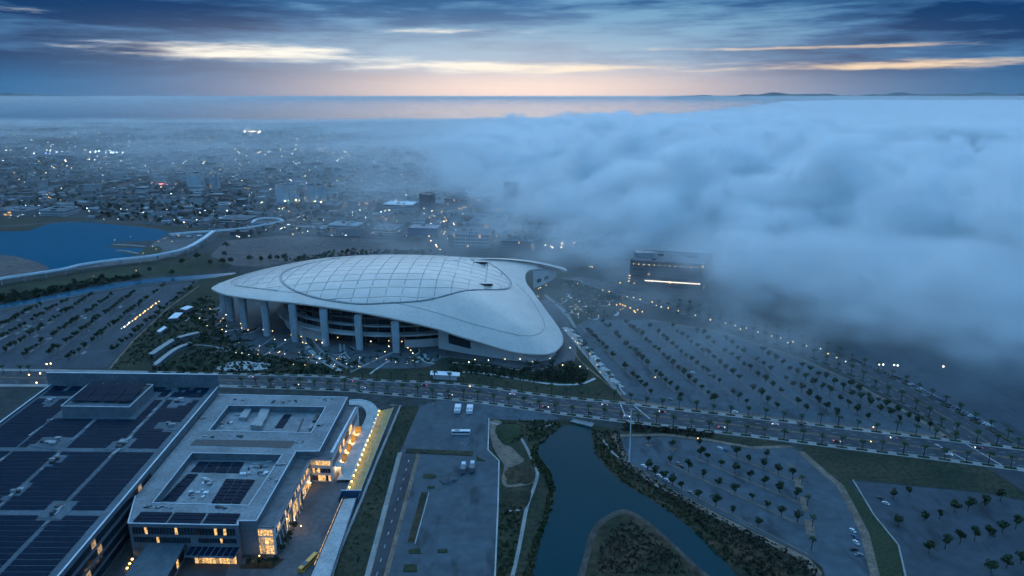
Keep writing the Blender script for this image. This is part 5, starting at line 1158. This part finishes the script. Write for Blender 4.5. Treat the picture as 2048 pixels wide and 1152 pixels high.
c = G(896, 963); b = MB(); n = 16
for i in range(5):
    s_ = 1 - i / 4
    for k in range(n): t = 2 * math.pi * k / n; q = 1 + .16 * math.sin(3 * t + i) + .08 * math.sin(5 * t); b.v.append((c.x + 6.2 * s_ ** .8 * q * math.cos(t), c.y + 4.4 * s_ ** .8 * q * math.sin(t), 2.2 * (1 - s_ * s_) + .15 * math.sin(4 * t + i)))
for i in range(4):
    for k in range(n): b.f.append((i * n + k, i * n + (k + 1) % n, (i + 1) * n + (k + 1) % n, (i + 1) * n + k)); b.mi.append(0)
tag(b.build('covered_heap', 'tarp', None, tuple(c)), 'dark heap under a tarpaulin on the yard asphalt', 'heap')
for k, (px, py) in enumerate(((850, 905), (925, 908), (867, 828))):
    c = G(px, py); t = thing('yard_light', ['slim light pole by the dividing hedge of the yard, the left one', 'slim light pole by the dividing hedge of the yard, the right one', 'slim light pole in the yard near the avenue'][k], 'light pole', c, 0, 'yard light poles'); b = MB(); b.tube([tuple(c), (c.x, c.y, 9)], .16, 6); b.build('pole', 'equipment', t); b = MB(); b.box(c.x, c.y, 9, 1.6, .5, .25); b.build('lamp_head', 'equipment', t)
b = MB(); p, q = W([(812, 902), (945, 908)]); b.bar(p, q, 0, .5, 6); tag(b.build('dividing_bed', 'grass_dark'), kind='structure')
print('PLANTS', round(time.time() - T0, 1), len(S.objects))
# ================================================================== the elevated guideway by the lake
def guideway(q, z, w, label, name='elevated_guideway'):
    pts = [tuple(p) for p in smooth(W(q, z), 5)]; t = thing(name, label, 'guideway', (*pts[len(pts) // 2], 0))
    b = MB(); b.ribbon(pts, w, z, 0, 1.4); k = len(b.v); b.ribbon(pts, w * .5, z - 1.41); b.build('deck', 'canopy_white', t)
    for sg in (-1, 1): b = MB(); b.ribbon(offset(pts, sg * w * .47), .4, z + 1.1, 0, 1.1); b.build('parapet', 'canopy_white', t)
    for x, y, h in along(pts, 26, 8):
        b = MB(); b.box(x, y, 0, 1.8, 2.4, z - 1.4, h); b.box(x, y, z - 2.6, 2.0, w * .7, 1.2, h); b.build('pier', 'concrete_pale', t)
guideway([(-60, 566), (0, 557), (120, 539), (163, 529), (226, 520), (293, 513), (339, 505), (372, 496), (402, 480), (428, 461)], 9, 7, 'long pale elevated guideway sweeping past the lake shore')
guideway([(340, 468), (390, 464), (437, 461), (495, 455), (540, 447), (565, 442)], 8, 6, 'shorter pale elevated guideway running toward the city from the bend')
guideway([(566, 441), (555, 437), (530, 436), (512, 439), (505, 446)], 8, 5, 'looping pale ramp at the city end of the guideway')
for k in range(26):   # terrace clutter: low lakeside kiosks
    rn = random.Random(100 + k); px, py = lerp((335, 470), (425, 464), rn.random()); py += rn.uniform(-2, 14) * (1 - abs(px - 380) / 60 if abs(px - 380) < 60 else 0)
    c = G(px, py); t = thing('kiosk', 'small pale kiosk on the lakeside terrace under the guideway', 'kiosk', c, rn.uniform(-.4, .4), 'lakeside kiosks'); w = rn.uniform(4, 9)
    b = MB(); b.box(0, 0, 0, w, w * .6, 2.8); put('wall', b.mesh('wall', 'b_mid'), t); b = MB(); b.box(0, 0, 2.8, w * 1.1, w * .7, .4); put('roof', b.mesh('roof', rn.choice(['roof_pale', 'canopy_white', 'roof_grey'])), t)
b = MB(); b.ribbon(W([(226, 490), (260, 491), (292, 494)]), 5, .9, 0, .8); tag(b.build('jetty', 'concrete'), 'long low jetty reaching into the lake, the farther one', 'jetty')
b = MB(); b.ribbon(W([(232, 501), (255, 503), (278, 508)]), 4, .9, 0, .8); tag(b.build('jetty', 'concrete'), 'short low jetty reaching into the lake, the nearer one', 'jetty')
# ================================================================== named city buildings
def building(label, L, N, Rr, top, floors, body='glass_dark', slab_='b_pale', roof='roof_pale', style='bands', lit=.06, units=4, name='office_building', bays=(8, 5), z0=0.0):
    A, B, Cc = Vector(g2(*L)), Vector(g2(*N)), Vector(g2(*Rr)); D = A + Cc - B
    fp = [tuple(A), tuple(B), tuple(Cc), tuple(D)]; h = zrow(B.y, top) ; fh = h / floors
    t = thing(name, label, 'building', (B.x, B.y, 0)); rn = random.Random(int(L[0] * 7 + L[1]))
    ctr = (A + Cc) / 2
    b = MB(); b.prism([tuple(Vector(p).lerp(ctr, .02)) for p in fp], 0, h - .4, 0, False); b.build('wall', body if style == 'bands' else slab_, t)
    b = MB(); b.prism(fp, h - .4, h, 0, True); rfo = b.build('roof', roof, t)
    b = MB(); b.walls([tuple(Vector(p).lerp(ctr, .01)) for p in fp], h + .02, h + 1.0, 0, True, .5); b.build('parapet', slab_, rfo)
    if style in ('bands', 'tower'):
        for i in range(1, floors):
            b = MB(); b.prism(fp, i * fh - (.9 if style == 'bands' else 1.0), i * fh + (.6 if style == 'bands' else .8), 0, True, None, True); b.build('floor_slab', slab_, t)
        b = MB(); b.prism(fp, 0, .8); b.build('plinth', slab_, t)
    for (P, Q, nb) in ((A, B, bays[0]), (B, Cc, bays[1])):
        if style == 'tower':
            for i in range(nb + 1):
                p = P.lerp(Q, i / nb); b = MB(); b.box(p.x, p.y, 0, .7, .7, h - .4, math.atan2(Q.y - P.y, Q.x - P.x)); b.build('pier', slab_, t)
        if style == 'grid' or lit > 0:
            for f in range(floors):
                za, zb = f * fh + .9, (f + 1) * fh - .9
                for i in range(nb):
                    on_ = rn.random() < lit
                    if style != 'grid' and not on_: continue
                    p, q = P.lerp(Q, (i + .15) / nb), P.lerp(Q, (i + .85) / nb)
                    panes(t, p, q, za, zb, 1, lit=1.0 if on_ else 0.0, lm=rn.choice(['room_warm', 'room_dim']), gap=0, off=.15 if style == 'grid' else -.2 + .5)
    for _ in range(units):
        u, v = rn.uniform(.15, .75), rn.uniform(.15, .8); p = A.lerp(B, u).lerp(D.lerp(Cc, u), v); s = (B - A).length * rn.uniform(.06, .16)
        b = MB(); b.box(p.x, p.y, h, s, s * .8, rn.uniform(1.2, 3.0)); b.build('roof_unit', rn.choice(['equipment', 'equipment_dark']), rfo)
    return t, h
building('pale balconied tower, left of the twin towers', (553, 405), (578, 409), (600, 404), 373, 12, 'glass_dark', 'b_pale', 'roof_grey', 'tower', .05, 3, 'tower', (6, 7))
building('pale balconied tower, right of the twin towers', (609, 403), (633, 407), (654, 402.5), 373, 12, 'glass_dark', 'b_pale', 'roof_grey', 'tower', .05, 3, 'tower', (6, 6))
building('hazy blue tower with a white end bay in the distance', (376, 378), (403, 380), (411, 377), 348, 13, 'b_mid', 'b_pale', 'roof_grey', 'tower', .03, 2, 'tower', (7, 2))
building('hazy dark blue tower beside the one with a white bay', (420, 379), (436, 380), (442, 377), 351, 12, 'b_mid', 'b_pale', 'roof_grey', 'bands', .03, 2, 'tower', (4, 2))
building('white roofed office with banded floors in front of a dark tower', (766, 424), (825, 426), (838, 418), 411, 5, 'glass_dark', 'b_pale', 'canopy_white', 'bands', .03, 2, bays=(14, 6))
building('blank dark tower beside the white roofed office', (839, 421), (860, 424), (872, 419), 391, 9, 'b_dark', 'b_dark', 'b_dark', 'bands', 0, 3, 'tower')
building('banded office block with lit roof edge, left of the pair near the fog', (889, 421), (934, 424), (944, 418), 400, 6, 'glass_dark', 'b_mid', 'roof_grey', 'bands', .12, 6, bays=(10, 4))
building('banded office block, right of the pair near the fog', (945, 422), (980, 425), (989, 419), 400, 6, 'glass_dark', 'b_mid', 'roof_grey', 'bands', .08, 6, bays=(8, 4))
building('wide low grey hall with a plain roof at the fog edge', (932, 463), (1004, 466), (1026, 442), 450, 2, 'b_mid', 'b_mid', 'roof_grey', 'bands', .02, 5)
building('pale office with square punched windows behind the stadium', (905, 495), (978, 497), (990, 484), 470, 4, 'glass_dark', 'b_pale', 'roof_grey', 'grid', .10, 6, bays=(14, 5))
building('dark glass annexe of the office with punched windows', (896, 493), (908, 496), (914, 486), 472, 4, 'glass_dark', 'b_dark', 'roof_grey', 'bands', .18, 1, bays=(4, 2))
building('low white building with courtyard roof beyond the dirt field', (657, 463), (716, 466), (730, 458), 453, 3, 'glass_dark', 'b_pale', 'roof_pale', 'grid', .05, 5, bays=(14, 5))
building('low white building with dark entrance beside the blue block', (746, 469), (790, 471), (806, 461), 460, 2, 'glass_dark', 'b_pale', 'roof_grey', 'grid', .08, 4, bays=(10, 5))
building('plain deep blue block beyond the dirt field', (815, 472), (874, 474), (884, 465), 458, 3, 'b_blue', 'b_blue', 'b_blue', 'bands', .02, 2)
building('long grey flat warehouse beyond the far lake shore', (-20, 430), (52, 433), (92, 423), 424, 2, 'b_mid', 'b_mid', 'roof_grey', 'bands', .06, 3, 'warehouse')
building('pale flat warehouse above the far lake shore', (78, 431), (128, 433), (160, 424), 423, 2, 'b_mid', 'b_pale', 'roof_grey', 'bands', .03, 3, 'warehouse')
building('flat casino like hall beside the guideway loop', (437, 447), (492, 449), (515, 441), 440, 2, 'b_dark', 'b_pale', 'roof_grey', 'bands', .05, 5, 'hall')
building('low hazy slab building left of the twin towers', (470, 381), (520, 383), (535, 379), 374, 4, 'b_dark', 'b_mid', 'roof_grey', 'bands', .08, 3)
building('brownish apartment block right of the twin towers', (640, 422), (676, 424), (692, 416), 412, 4, 'b_dark', 'b_brown', 'roof_grey', 'grid', .05, 4, bays=(9, 5))
building('grey apartment block with uneven roof before the white office', (697, 420), (738, 423), (755, 414), 405, 5, 'b_dark', 'b_mid', 'roof_grey', 'grid', .06, 6, bays=(10, 5))
building('low grey block among trees before the dark tower', (748, 441), (775, 443), (790, 437), 432, 3, 'b_dark', 'b_mid', 'roof_grey', 'grid', .1, 3, bays=(8, 4))
building('hazy tower sinking into the fog edge', (1008, 420), (1032, 422), (1040, 418), 368, 14, 'b_mid', 'b_mid', 'roof_grey', 'bands', .03, 3, 'tower')
building('dim long building with dotted lights half lost in fog', (1002, 497), (1062, 499), (1085, 492), 484, 3, 'b_dark', 'b_mid', 'roof_grey', 'bands', .08, 4, bays=(14, 4))
big, bh = building('huge block with a white roof half sunk in fog beyond the stadium', (1257, 570), (1405, 580), (1425, 556), 530, 7, 'b_dark', 'b_dark', 'roof_grey', 'bands', .02, 3, bays=(24, 6))
A, B = Vector(g2(1257, 570)), Vector(g2(1405, 580))
for k in range(22):
    p, q = A.lerp(B, .22 + k * .034), A.lerp(B, .22 + k * .034 + .027); b = MB(); n_ = Vector((q.y - p.y, p.x - q.x)).normalized() * .8; b.bar(tuple(p + n_), tuple(q + n_), 7.5, 1.4, .3); b.build('strip_light', 'strip_light', big)
for k in range(13):
    p = A.lerp(B, .05 + k * .07); b = MB(); b.octa((p.x + .5, p.y - 1.0, bh - 4), .42); b.build('facade_lamp', 'lamp_warm', big)
p = A.lerp(B, .22); b = MB(); b.box(p.x + 4, p.y + 32, bh, 26, 14, 6); b.build('penthouse', 'b_mid', big); b = MB(); b.box(p.x + 4, p.y + 39.5, bh + 4.5, 22, .6, 1.4); b.build('strip_light', 'strip_light', big)
for k in range(6):
    p = A.lerp(B, .0 + k * .004); b = MB(); b.octa((p.x - .5, p.y - 1.2, 6 + (k % 3) * 4), .4); b.build('facade_lamp', 'lamp_warm', big)
# ================================================================== the hazy city: nearest houses one by one, the rest as a mass
crn = random.Random(31)
BANNED = [lake, W([(-80, 470), (-80, 440), (90, 433), (200, 438), (330, 450), (470, 462), (440, 520), (300, 530), (0, 560)]), W([(420, 515), (450, 478), (560, 468), (700, 472), (900, 484), (1010, 500), (1010, 560), (400, 560)]), W([(500, 434), (570, 436), (570, 448), (500, 452)])]
FOOT = []
for o in list(S.objects):
    if o.get('category') == 'building' and o.location.y > 800: FOOT.append((o.location.x, o.location.y))
def free(x, y, m=26):
    if any(inside((x, y), p) for p in BANNED): return False
    return not any(abs(x - a) < m * 2.2 and -14 < y - c_ < m * 2.4 for a, c_ in FOOT)
def gable(b, x, y, w, d, h, rh, rz, mi_w, mi_r):
    c, s = math.cos(rz), math.sin(rz); k = len(b.v); T = lambda u, v, z: (x + u * c - v * s, y + u * s + v * c, z)
    b.v += [T(u, v, z) for z in (0, h) for u, v in ((-w / 2, -d / 2), (w / 2, -d / 2), (w / 2, d / 2), (-w / 2, d / 2))]
    for f in ((0, 1, 5, 4), (1, 2, 6, 5), (2, 3, 7, 6), (3, 0, 4, 7)): b.f.append(tuple(k + i for i in f)); b.mi.append(mi_w)
    o = .5; r = len(b.v); b.v += [T(-w / 2 - o, -d / 2 - o, h - .1), T(w / 2 + o, -d / 2 - o, h - .1), T(w / 2 + o, d / 2 + o, h - .1), T(-w / 2 - o, d / 2 + o, h - .1), T(-w / 2 - o, 0, h + rh), T(w / 2 + o, 0, h + rh)]
    for f in ((0, 1, 5, 4), (2, 3, 4, 5), (0, 4, 3), (1, 2, 5)): b.f.append(tuple(r + i for i in f)); b.mi.append(mi_r)
def hip_parts(w, d, h, rh, wm, rm):
    b = MB(); b.box(0, 0, 0, w, d, h, 0, 0, 1.0, False); r = MB(); gable(r, 0, 0, w, d, h, rh, 0, 0, 0); r.v = r.v[8:]; r.f = [tuple(i - 8 for i in f) for f in r.f[4:]]; r.mi = r.mi[4:]
    return [('wall', b.mesh('wall', wm)), ('roof', r.mesh('roof', rm))]
HKIND = [hip_parts(13, 9, 4, 2.4, 'b_mid', 'roof_tile'), hip_parts(16, 10, 4.5, 2.6, 'h_pale', 'h_roof'), hip_parts(12, 10, 6, 2.2, 'b_brown', 'roof_tile'), hip_parts(18, 11, 5, 1.6, 'h_pale', 'h_roof_pale'), hip_parts(14, 9, 4, 2.0, 'h_wall', 'h_roof')]
HLAB = ['small house with a brown tiled roof', 'small pale house with a grey roof', 'two storey brownish house with a tiled roof', 'pale house with a bright flat pitched roof', 'small grey house with a grey roof']
cells = []
yy = 1150.0
while yy < 6650:
    st_ = 10.5 + yy * .0042; xx = -.80 * yy - 150
    while xx < min(.45 * yy, 900):
        cells.append((xx + crn.uniform(-3, 3), yy + crn.uniform(-4, 4))); xx += st_ * crn.choice((1.0, 1.1, 1.0, 1.35))
    yy += st_ * (1.75 if int(yy / 60) % 2 else 1.2)
near_h = 0; mass = MB(); trees_ = MB(); HM = ['h_wall', 'h_pale', 'b_brown', 'roof_tile', 'h_roof', 'h_roof_pale', 'b_dark']
FE = [(560, 560), (960, 300), (1500, 200), (2100, 100), (3700, 0), (6600, 0)]
def fog_x(y):
    for a, c_ in zip(FE, FE[1:]):
        if a[0] <= y <= c_[0]: return lerp(a, c_, (y - a[0]) / (c_[0] - a[0]))[1]
    return 0
for x, y in cells:
    if x > fog_x(y) + 150 or not free(x, y): continue
    r = crn.random()
    if y > 4200 and r < .35: continue
    rz = .06 + crn.choice((0, math.pi / 2)) + crn.uniform(-.04, .04)
    if r < .50:
        if y < 4600: trees_.leaves((x, y, 4.5), crn.uniform(4, 8.5), 14, crn.uniform(3.0, 5.5), crn, 0, .75, 4)
        else: trees_.leaves((x, y, 6), crn.uniform(8, 15), 9, 9, crn, 0, .5, 3)
        continue
    if near_h < 285 and y < 1900 and -.74 * y < x < .2 * y and crn.random() < .8:
        k = crn.randrange(5); near_h += 1
        copies('house', HKIND[k], HLAB[k] + ' in the near hazy city', 'house', (x, y, 0), rz, 'houses of the near city', crn.uniform(.85, 1.25)); continue
    s = crn.uniform(.8, 1.3) * (1 + y * .00012)
    if r < .88: gable(mass, x, y, 14 * s, 9.5 * s, 4.5 * s, 2.2 * s, rz, crn.choice((0, 1, 2)), crn.choice((3, 4, 4, 4, 3, 5)))
    else:
        w, d, h = crn.uniform(18, 44), crn.uniform(14, 26), crn.choice((5, 6, 7, 9, 12, 16))
        mass.box(x, y, 0, w, d, h, rz, crn.choice((0, 1, 1, 2, 6)), 1.0, False); mass.box(x, y, h, w * .98, d * .98, .3, rz, crn.choice((4, 4, 5)), 1.0, False)
tag(mass.build('distant_houses', HM), 'countless far houses and low blocks of the hazy city', 'houses', kind='stuff')
tag(trees_.build('city_trees', 'leaf_dark'), 'dark tree canopy spread between the far houses', 'trees', kind='stuff')
for x, y in [(crn.uniform(-1300, 250), crn.uniform(1180, 2300)) for _ in range(70)]:
    if free(x, y) and x > -.76 * y: tree_at(BIG, 'street_tree', x, y, 'big dark tree rising among the near city houses', 'big trees in the near city')
# avenues through the city
CITY_ROADS = []
for q, w in (([(-60, 456), (180, 441), (330, 449), (440, 457), (640, 468), (860, 480), (1000, 490)], 14), ([(960, 440), (985, 415), (1010, 395)], 12), ([(0, 304), (250, 303), (520, 301), (760, 304), (900, 312)], 26), ([(800, 470), (835, 452), (880, 430), (905, 415)], 10), ([(660, 470), (700, 452), (760, 430), (800, 400)], 9), ([(0, 352), (300, 348), (600, 345), (900, 342)], 18)):
    strip('city_road', W(q), w, .14, 'road', .1); CITY_ROADS.append((W(q), w))
for k in range(9):
    x0 = -2600 + k * 330; q = [(x0 + 20 * math.sin(k), 1500 if x0 > -900 else 1900), (x0 - 60, 2600), (x0 - 160, 4200), (x0 - 280, 6300)]
    strip('city_road', q, 9, .15 + k * .004, 'road', .1); CITY_ROADS.append((q, 9))
for k, y0 in enumerate((1750, 2050, 2400, 2900, 3500, 4300, 5200)):
    q = [(-.8 * y0, y0 + 40), (-.3 * y0, y0), (.0 * y0, y0 - 20)]; strip('city_road', q, 10, .19 + k * .004, 'road', .1); CITY_ROADS.append((q, 10))
# lights of the city
lit = {k: MB() for k in ('lamp_warm', 'lamp_white', 'lamp_cool', 'lamp_amber', 'lamp_red', 'lamp_blue', 'lamp_yellow')}
lrn = random.Random(8)
def spot(px, py, k, r_=1.0, z=7): p = G(px, py, z); lit[k].octa(tuple(p), r_)
def okl(px, py):
    p = g2(px, py); return free(*p, 5) and p[0] < fog_x(p[1]) + 60
n = 0
while n < 1250:
    py = 256 + (lrn.random() ** 1.25) * 225; px = lrn.uniform(0, 1060)
    if not okl(px, py): continue
    n += 1; spot(px, py, lrn.choice(('lamp_white', 'lamp_white', 'lamp_white', 'lamp_warm', 'lamp_cool', 'lamp_cool', 'lamp_cool', 'lamp_amber')), lrn.uniform(.28, .75) * (1.15 if py < 330 else .5), lrn.uniform(4, 9))
for q, w in CITY_ROADS:
    warm = lrn.choice(('lamp_warm', 'lamp_white', 'lamp_cool', 'lamp_amber'))
    for x, y, h in along(q, 75):
        if lrn.random() < .62 and free(x, y, 4) and x < fog_x(y): lit[warm].octa((x + w * .6 * lrn.choice((-1, 1)), y, 8), lrn.uniform(.25, .5) * (1 + y * .00018))
for _ in range(34): spot(lrn.gauss(140, 60), lrn.gauss(303.5, 1.6), lrn.choice(('lamp_blue', 'lamp_cool', 'lamp_white')), lrn.uniform(.8, 1.5))
for _ in range(60): spot(lrn.uniform(455, 800), lrn.gauss(302, 4), lrn.choice(('lamp_amber', 'lamp_warm', 'lamp_white')), lrn.uniform(.6, 1.2))
for _ in range(26): spot(lrn.uniform(0, 560), lrn.gauss(268, 3), lrn.choice(('lamp_white', 'lamp_warm')), lrn.uniform(.9, 1.6))
for _ in range(14): spot(lrn.gauss(505, 12), lrn.gauss(263, .8), lrn.choice(('lamp_white', 'lamp_warm')), lrn.uniform(1.6, 2.6))
for _ in range(16): spot(lrn.gauss(322, 9), lrn.gauss(366, 2), 'lamp_red', lrn.uniform(.4, .8))
for _ in range(30): spot(lrn.uniform(860, 1010), lrn.uniform(400, 500), lrn.choice(('lamp_amber', 'lamp_warm')), lrn.uniform(.3, .55))
for _ in range(10): spot(lrn.uniform(1090, 1160), lrn.uniform(484, 496), 'lamp_warm', lrn.uniform(.35, .6))
for px, py in ((570, 369), (577, 368), (592, 367), (630, 370), (642, 371)): spot(px, py + 33, 'lamp_yellow', .9, 46)
for k, m in lit.items():
    tag(m.build('city_lights', k.replace('lamp', 'city')), {'lamp_warm': 'warm white', 'lamp_white': 'soft white', 'lamp_cool': 'cool white', 'lamp_amber': 'amber', 'lamp_red': 'red', 'lamp_blue': 'blue', 'lamp_yellow': 'yellow rooftop'}[k] + ' points of light scattered over the hazy city', 'lights', kind='stuff')
print('CITY', round(time.time() - T0, 1), len(S.objects), near_h)
# ================================================================== air: the fog bank, drifting mist and thin haze
def fog(name, lo_, hi_, res, field, dens, label, cat, aniso=.35, col=(.995, .995, .995)):
    ng = bpy.data.node_groups.new(name, 'GeometryNodeTree'); ng.interface.new_socket('Geometry', in_out='OUTPUT', socket_type='NodeSocketGeometry')
    t = NT(ng); out = t.n('NodeGroupOutput'); vc = t.n('GeometryNodeVolumeCube')
    vc.inputs['Min'].default_value = lo_; vc.inputs['Max'].default_value = hi_
    for k, r in zip(('Resolution X', 'Resolution Y', 'Resolution Z'), res): vc.inputs[k].default_value = r
    m = bpy.data.materials.new(name); m.use_nodes = True; mt = NT(m.node_tree); m.node_tree.nodes.clear()
    o = mt.n('ShaderNodeOutputMaterial'); pv = mt.n('ShaderNodeVolumePrincipled')
    pv.inputs['Color'].default_value = (*col, 1); pv.inputs['Density'].default_value = dens; pv.inputs['Anisotropy'].default_value = aniso
    m.node_tree.links.new(pv.outputs[0], o.inputs['Volume'])
    sm = t.n('GeometryNodeSetMaterial'); sm.inputs['Material'].default_value = m
    pos = t.n('GeometryNodeInputPosition').outputs[0]
    t.put(vc.inputs['Density'], field(t, pos)); t.put(sm.inputs[0], vc.outputs[0]); t.put(out.inputs[0], sm.outputs[0])
    me = bpy.data.meshes.new(name); me.materials.append(m); ob = put(name, me)
    md = ob.modifiers.new('fog', 'NODES'); md.node_group = ng
    return tag(ob, label, cat, kind='stuff')
def curve(t, v, pts):
    """piecewise curve of world metres through (in, out) pairs"""
    a0, a1 = pts[0][0], pts[-1][0]; o0, o1 = min(p[1] for p in pts), max(p[1] for p in pts)
    fc = t.n('ShaderNodeFloatCurve'); c = fc.mapping.curves[0]
    while len(c.points) < len(pts): c.points.new(.5, .5)
    for p, q in zip(c.points, pts): p.location = ((q[0] - a0) / (a1 - a0), (q[1] - o0) / (o1 - o0)); p.handle_type = 'AUTO_CLAMPED'
    fc.mapping.update(); t.put(fc.inputs['Value'], t.rng(v, a0, a1, 0, 1, False)); fc.inputs['Factor'].default_value = 1
    return t.m('MULTIPLY_ADD', fc.outputs[0], o1 - o0, o0)
FOG_EDGE = [(540, 380), (600, 250), (650, 170), (720, 90), (800, 25), (900, -40), (1050, -120), (1300, -215), (1700, -310), (2100, -390), (2700, -500), (3700, -640), (5000, -600), (6600, -400)]
def near_field(t, pos, w0=0, w1=1):
    x, y, z = t.sep(pos)
    sc = t.vec(x, y, t.m('MULTIPLY', z, 1.5))
    wob = t.noise(sc, .004, 2, .5)
    sc2 = t.vec(t.m('MULTIPLY_ADD', wob, 160.0, x), t.m('MULTIPLY_ADD', wob, 120.0, y), t.m('MULTIPLY', z, 1.5))
    big = t.noise(sc, .0020, 2, .5); bn = t.noise(sc2, .0040, 1, .5); b2 = t.noise(sc2, .0105, 2, .5); fine = t.noise(sc, .026, 4, .65); b3 = t.noise(sc2, .026, 2, .5); puff3 = t.m('ABSOLUTE', t.m('MULTIPLY_ADD', b3, 5.0, -2.5))
    puff = t.m('ABSOLUTE', t.m('MULTIPLY_ADD', bn, 5.0, -2.5)); puff2 = t.m('ABSOLUTE', t.m('MULTIPLY_ADD', b2, 5.0, -2.5))
    e = t.m('SUBTRACT', x, curve(t, y, FOG_EDGE))
    e = t.m('ADD', e, t.m('MULTIPLY', t.m('SUBTRACT', big, .5), 420.0)); e = t.m('ADD', e, t.m('MULTIPLY', t.m('SUBTRACT', b2, .5), 260.0))
    rise = t.m('MULTIPLY', t.rng(e, -40.0, 1150.0, .10, 1), curve(t, y, [(500, .80), (1200, 1.0), (2400, .75), (4000, .36), (6600, .25)]))
    top = t.m('ADD', t.m('MULTIPLY', rise, 22.0), curve(t, y, [(500, 30), (1300, 30), (2600, 18), (6600, 12)]))
    top = t.m('ADD', top, t.m('MULTIPLY', puff, t.m('MULTIPLY_ADD', rise, 130.0, 34.0)))
    top = t.m('ADD', top, t.m('MULTIPLY', puff2, t.m('MULTIPLY_ADD', rise, 62.0, 24.0)))
    top = t.m('ADD', top, t.m('MULTIPLY', puff3, t.m('MULTIPLY_ADD', rise, 18.0, 16.0)))
    top = t.m('ADD', top, t.m('MULTIPLY', t.m('SUBTRACT', fine, .5), 44.0))
    v = t.m('DIVIDE', t.m('SUBTRACT', top, z), t.m('MULTIPLY_ADD', rise, -24.0, 40.0), clamp=True)
    d = t.m('MULTIPLY', t.rng(e, -110.0, 260.0, 0.0, 1.0), t.m('MULTIPLY_ADD', t.rng(e, 100.0, 520.0), .86, .14))
    wisp = t.m('MULTIPLY', t.rng(b2, .36, .60, .04, 1.0), t.rng(fine, .30, .60, .25, 1.0))
    thick = t.m('MULTIPLY', t.rng(e, 300.0, 900.0), .85)
    d = t.m('MULTIPLY', d, t.m('ADD', thick, t.m('MULTIPLY', wisp, t.m('SUBTRACT', 1.0, thick))))
    d = t.m('MAXIMUM', d, t.m('MULTIPLY', t.rng(e, -330.0, 60.0), t.rng(b2, .40, .60, .015, .065)))      # thin veil ahead of the bank
    d = t.m('MULTIPLY', d, t.rng(x, 4150, 3700)); d = t.m('MULTIPLY', d, t.rng(y, 6550, 5900))
    d = t.m('MULTIPLY', d, t.rng(y, 2300, 2500, w0, w1, False))
    return t.m('MULTIPLY', v, d)
fog('fog_bank', (-700, 520, 1), (2300, 2520, 187), (462, 308, 27), lambda t, p: near_field(t, p, 1, 0), .045, 'thick billowing bank of low fog rolling over the car parks', 'fog')
fog('middle_fog_bank', (-1100, 2280, 1), (4200, 6600, 187), (330, 270, 18), lambda t, p: near_field(t, p, 0, 1), .045, 'rolling fog sheet between the near fog bank and the shore', 'fog')
def far_field(t, pos):
    x, y, z = t.sep(pos); sc = t.vec(x, y, t.m('MULTIPLY', z, 3.0))
    big = t.noise(sc, .00035, 3, .55); bil = t.noise(sc, .0016, 4, .6)
    edge_ = curve(t, y, [(4800, 2400), (6400, 900), (9000, 2300), (14000, 4500), (22000, 8600), (34000, 15000)])
    e = t.m('ADD', t.m('SUBTRACT', x, edge_), t.m('MULTIPLY', t.m('SUBTRACT', big, .5), t.m('MULTIPLY', y, .22)))
    near = t.m('MAXIMUM', t.rng(y, 5900, 6600), t.rng(x, 3700, 4150))
    rise = t.rng(e, -100.0, 900.0)
    top = t.m('ADD', t.m('MULTIPLY_ADD', rise, 36.0, 12.0), t.m('MULTIPLY', t.m('ABSOLUTE', t.m('MULTIPLY_ADD', bil, 5.0, -2.5)), 80.0))
    v = t.m('DIVIDE', t.m('SUBTRACT', top, z), 36.0, clamp=True)
    return t.m('MULTIPLY', t.m('MULTIPLY', v, rise), t.m('MULTIPLY', near, t.rng(y, 33500, 31000)))
fog('far_fog_bank', (-800, 1400, 1), (28000, 34000, 169), (360, 408, 8), far_field, .02, 'distant level sheet of fog covering the coast and sea', 'fog')
def mist_field(t, pos):
    x, y, z = t.sep(pos)
    big = t.noise(pos, .0011, 4, .6); sc = t.vec(t.m('MULTIPLY', x, .5), y, z); st_ = t.noise(sc, .004, 3, .6)
    cov = t.m('ADD', t.rng(big, .38, .70, .25, 1.0), t.m('MULTIPLY', t.rng(x, -1800, 300), .35))
    far_ = curve(t, y, [(1000, .03), (1500, .05), (2400, .30), (4000, .85), (6000, 1.0), (7600, .7)])
    far_ = t.m('MULTIPLY', far_, t.rng(x, -2600, -300, .42, 1.0))
    top = t.m('MULTIPLY_ADD', st_, 70.0, 8.0); v = t.m('DIVIDE', t.m('SUBTRACT', top, z), 30.0, clamp=True)
    edge_ = t.m('MULTIPLY', t.rng(x, -9400, -4800), t.m('MULTIPLY', t.rng(y, 7700, 7100), t.rng(x, 1200, 500)))
    return t.m('MULTIPLY', t.m('MULTIPLY', cov, far_), t.m('MULTIPLY', v, edge_))
fog('mist', (-9500, 1000, 1), (1300, 7800, 81), (220, 160, 8), mist_field, .0100, 'thin drifting mist lying over the hazy city towards the shore', 'mist')
hb = MB(); hb.box(0, 94000, -6, 330000, 206000, 272); hz_ = tag(hb.build('haze', 'hill'), 'thin blue evening haze over the whole view', 'haze', kind='stuff')
hz_.data.materials.clear(); hm = bpy.data.materials.new('haze'); hm.use_nodes = True; hm.node_tree.nodes.clear()
ho = hm.node_tree.nodes.new('ShaderNodeOutputMaterial'); hv = hm.node_tree.nodes.new('ShaderNodeVolumePrincipled'); hv.inputs['Density'].default_value = 1.7e-5
hv.inputs['Color'].default_value = (.985, .985, .99, 1); hv.inputs['Anisotropy'].default_value = .3
hm.node_tree.links.new(hv.outputs[0], ho.inputs['Volume']); hz_.data.materials.append(hm)
print('SCRIPT', round(time.time() - T0, 1), 'objects', len(S.objects))
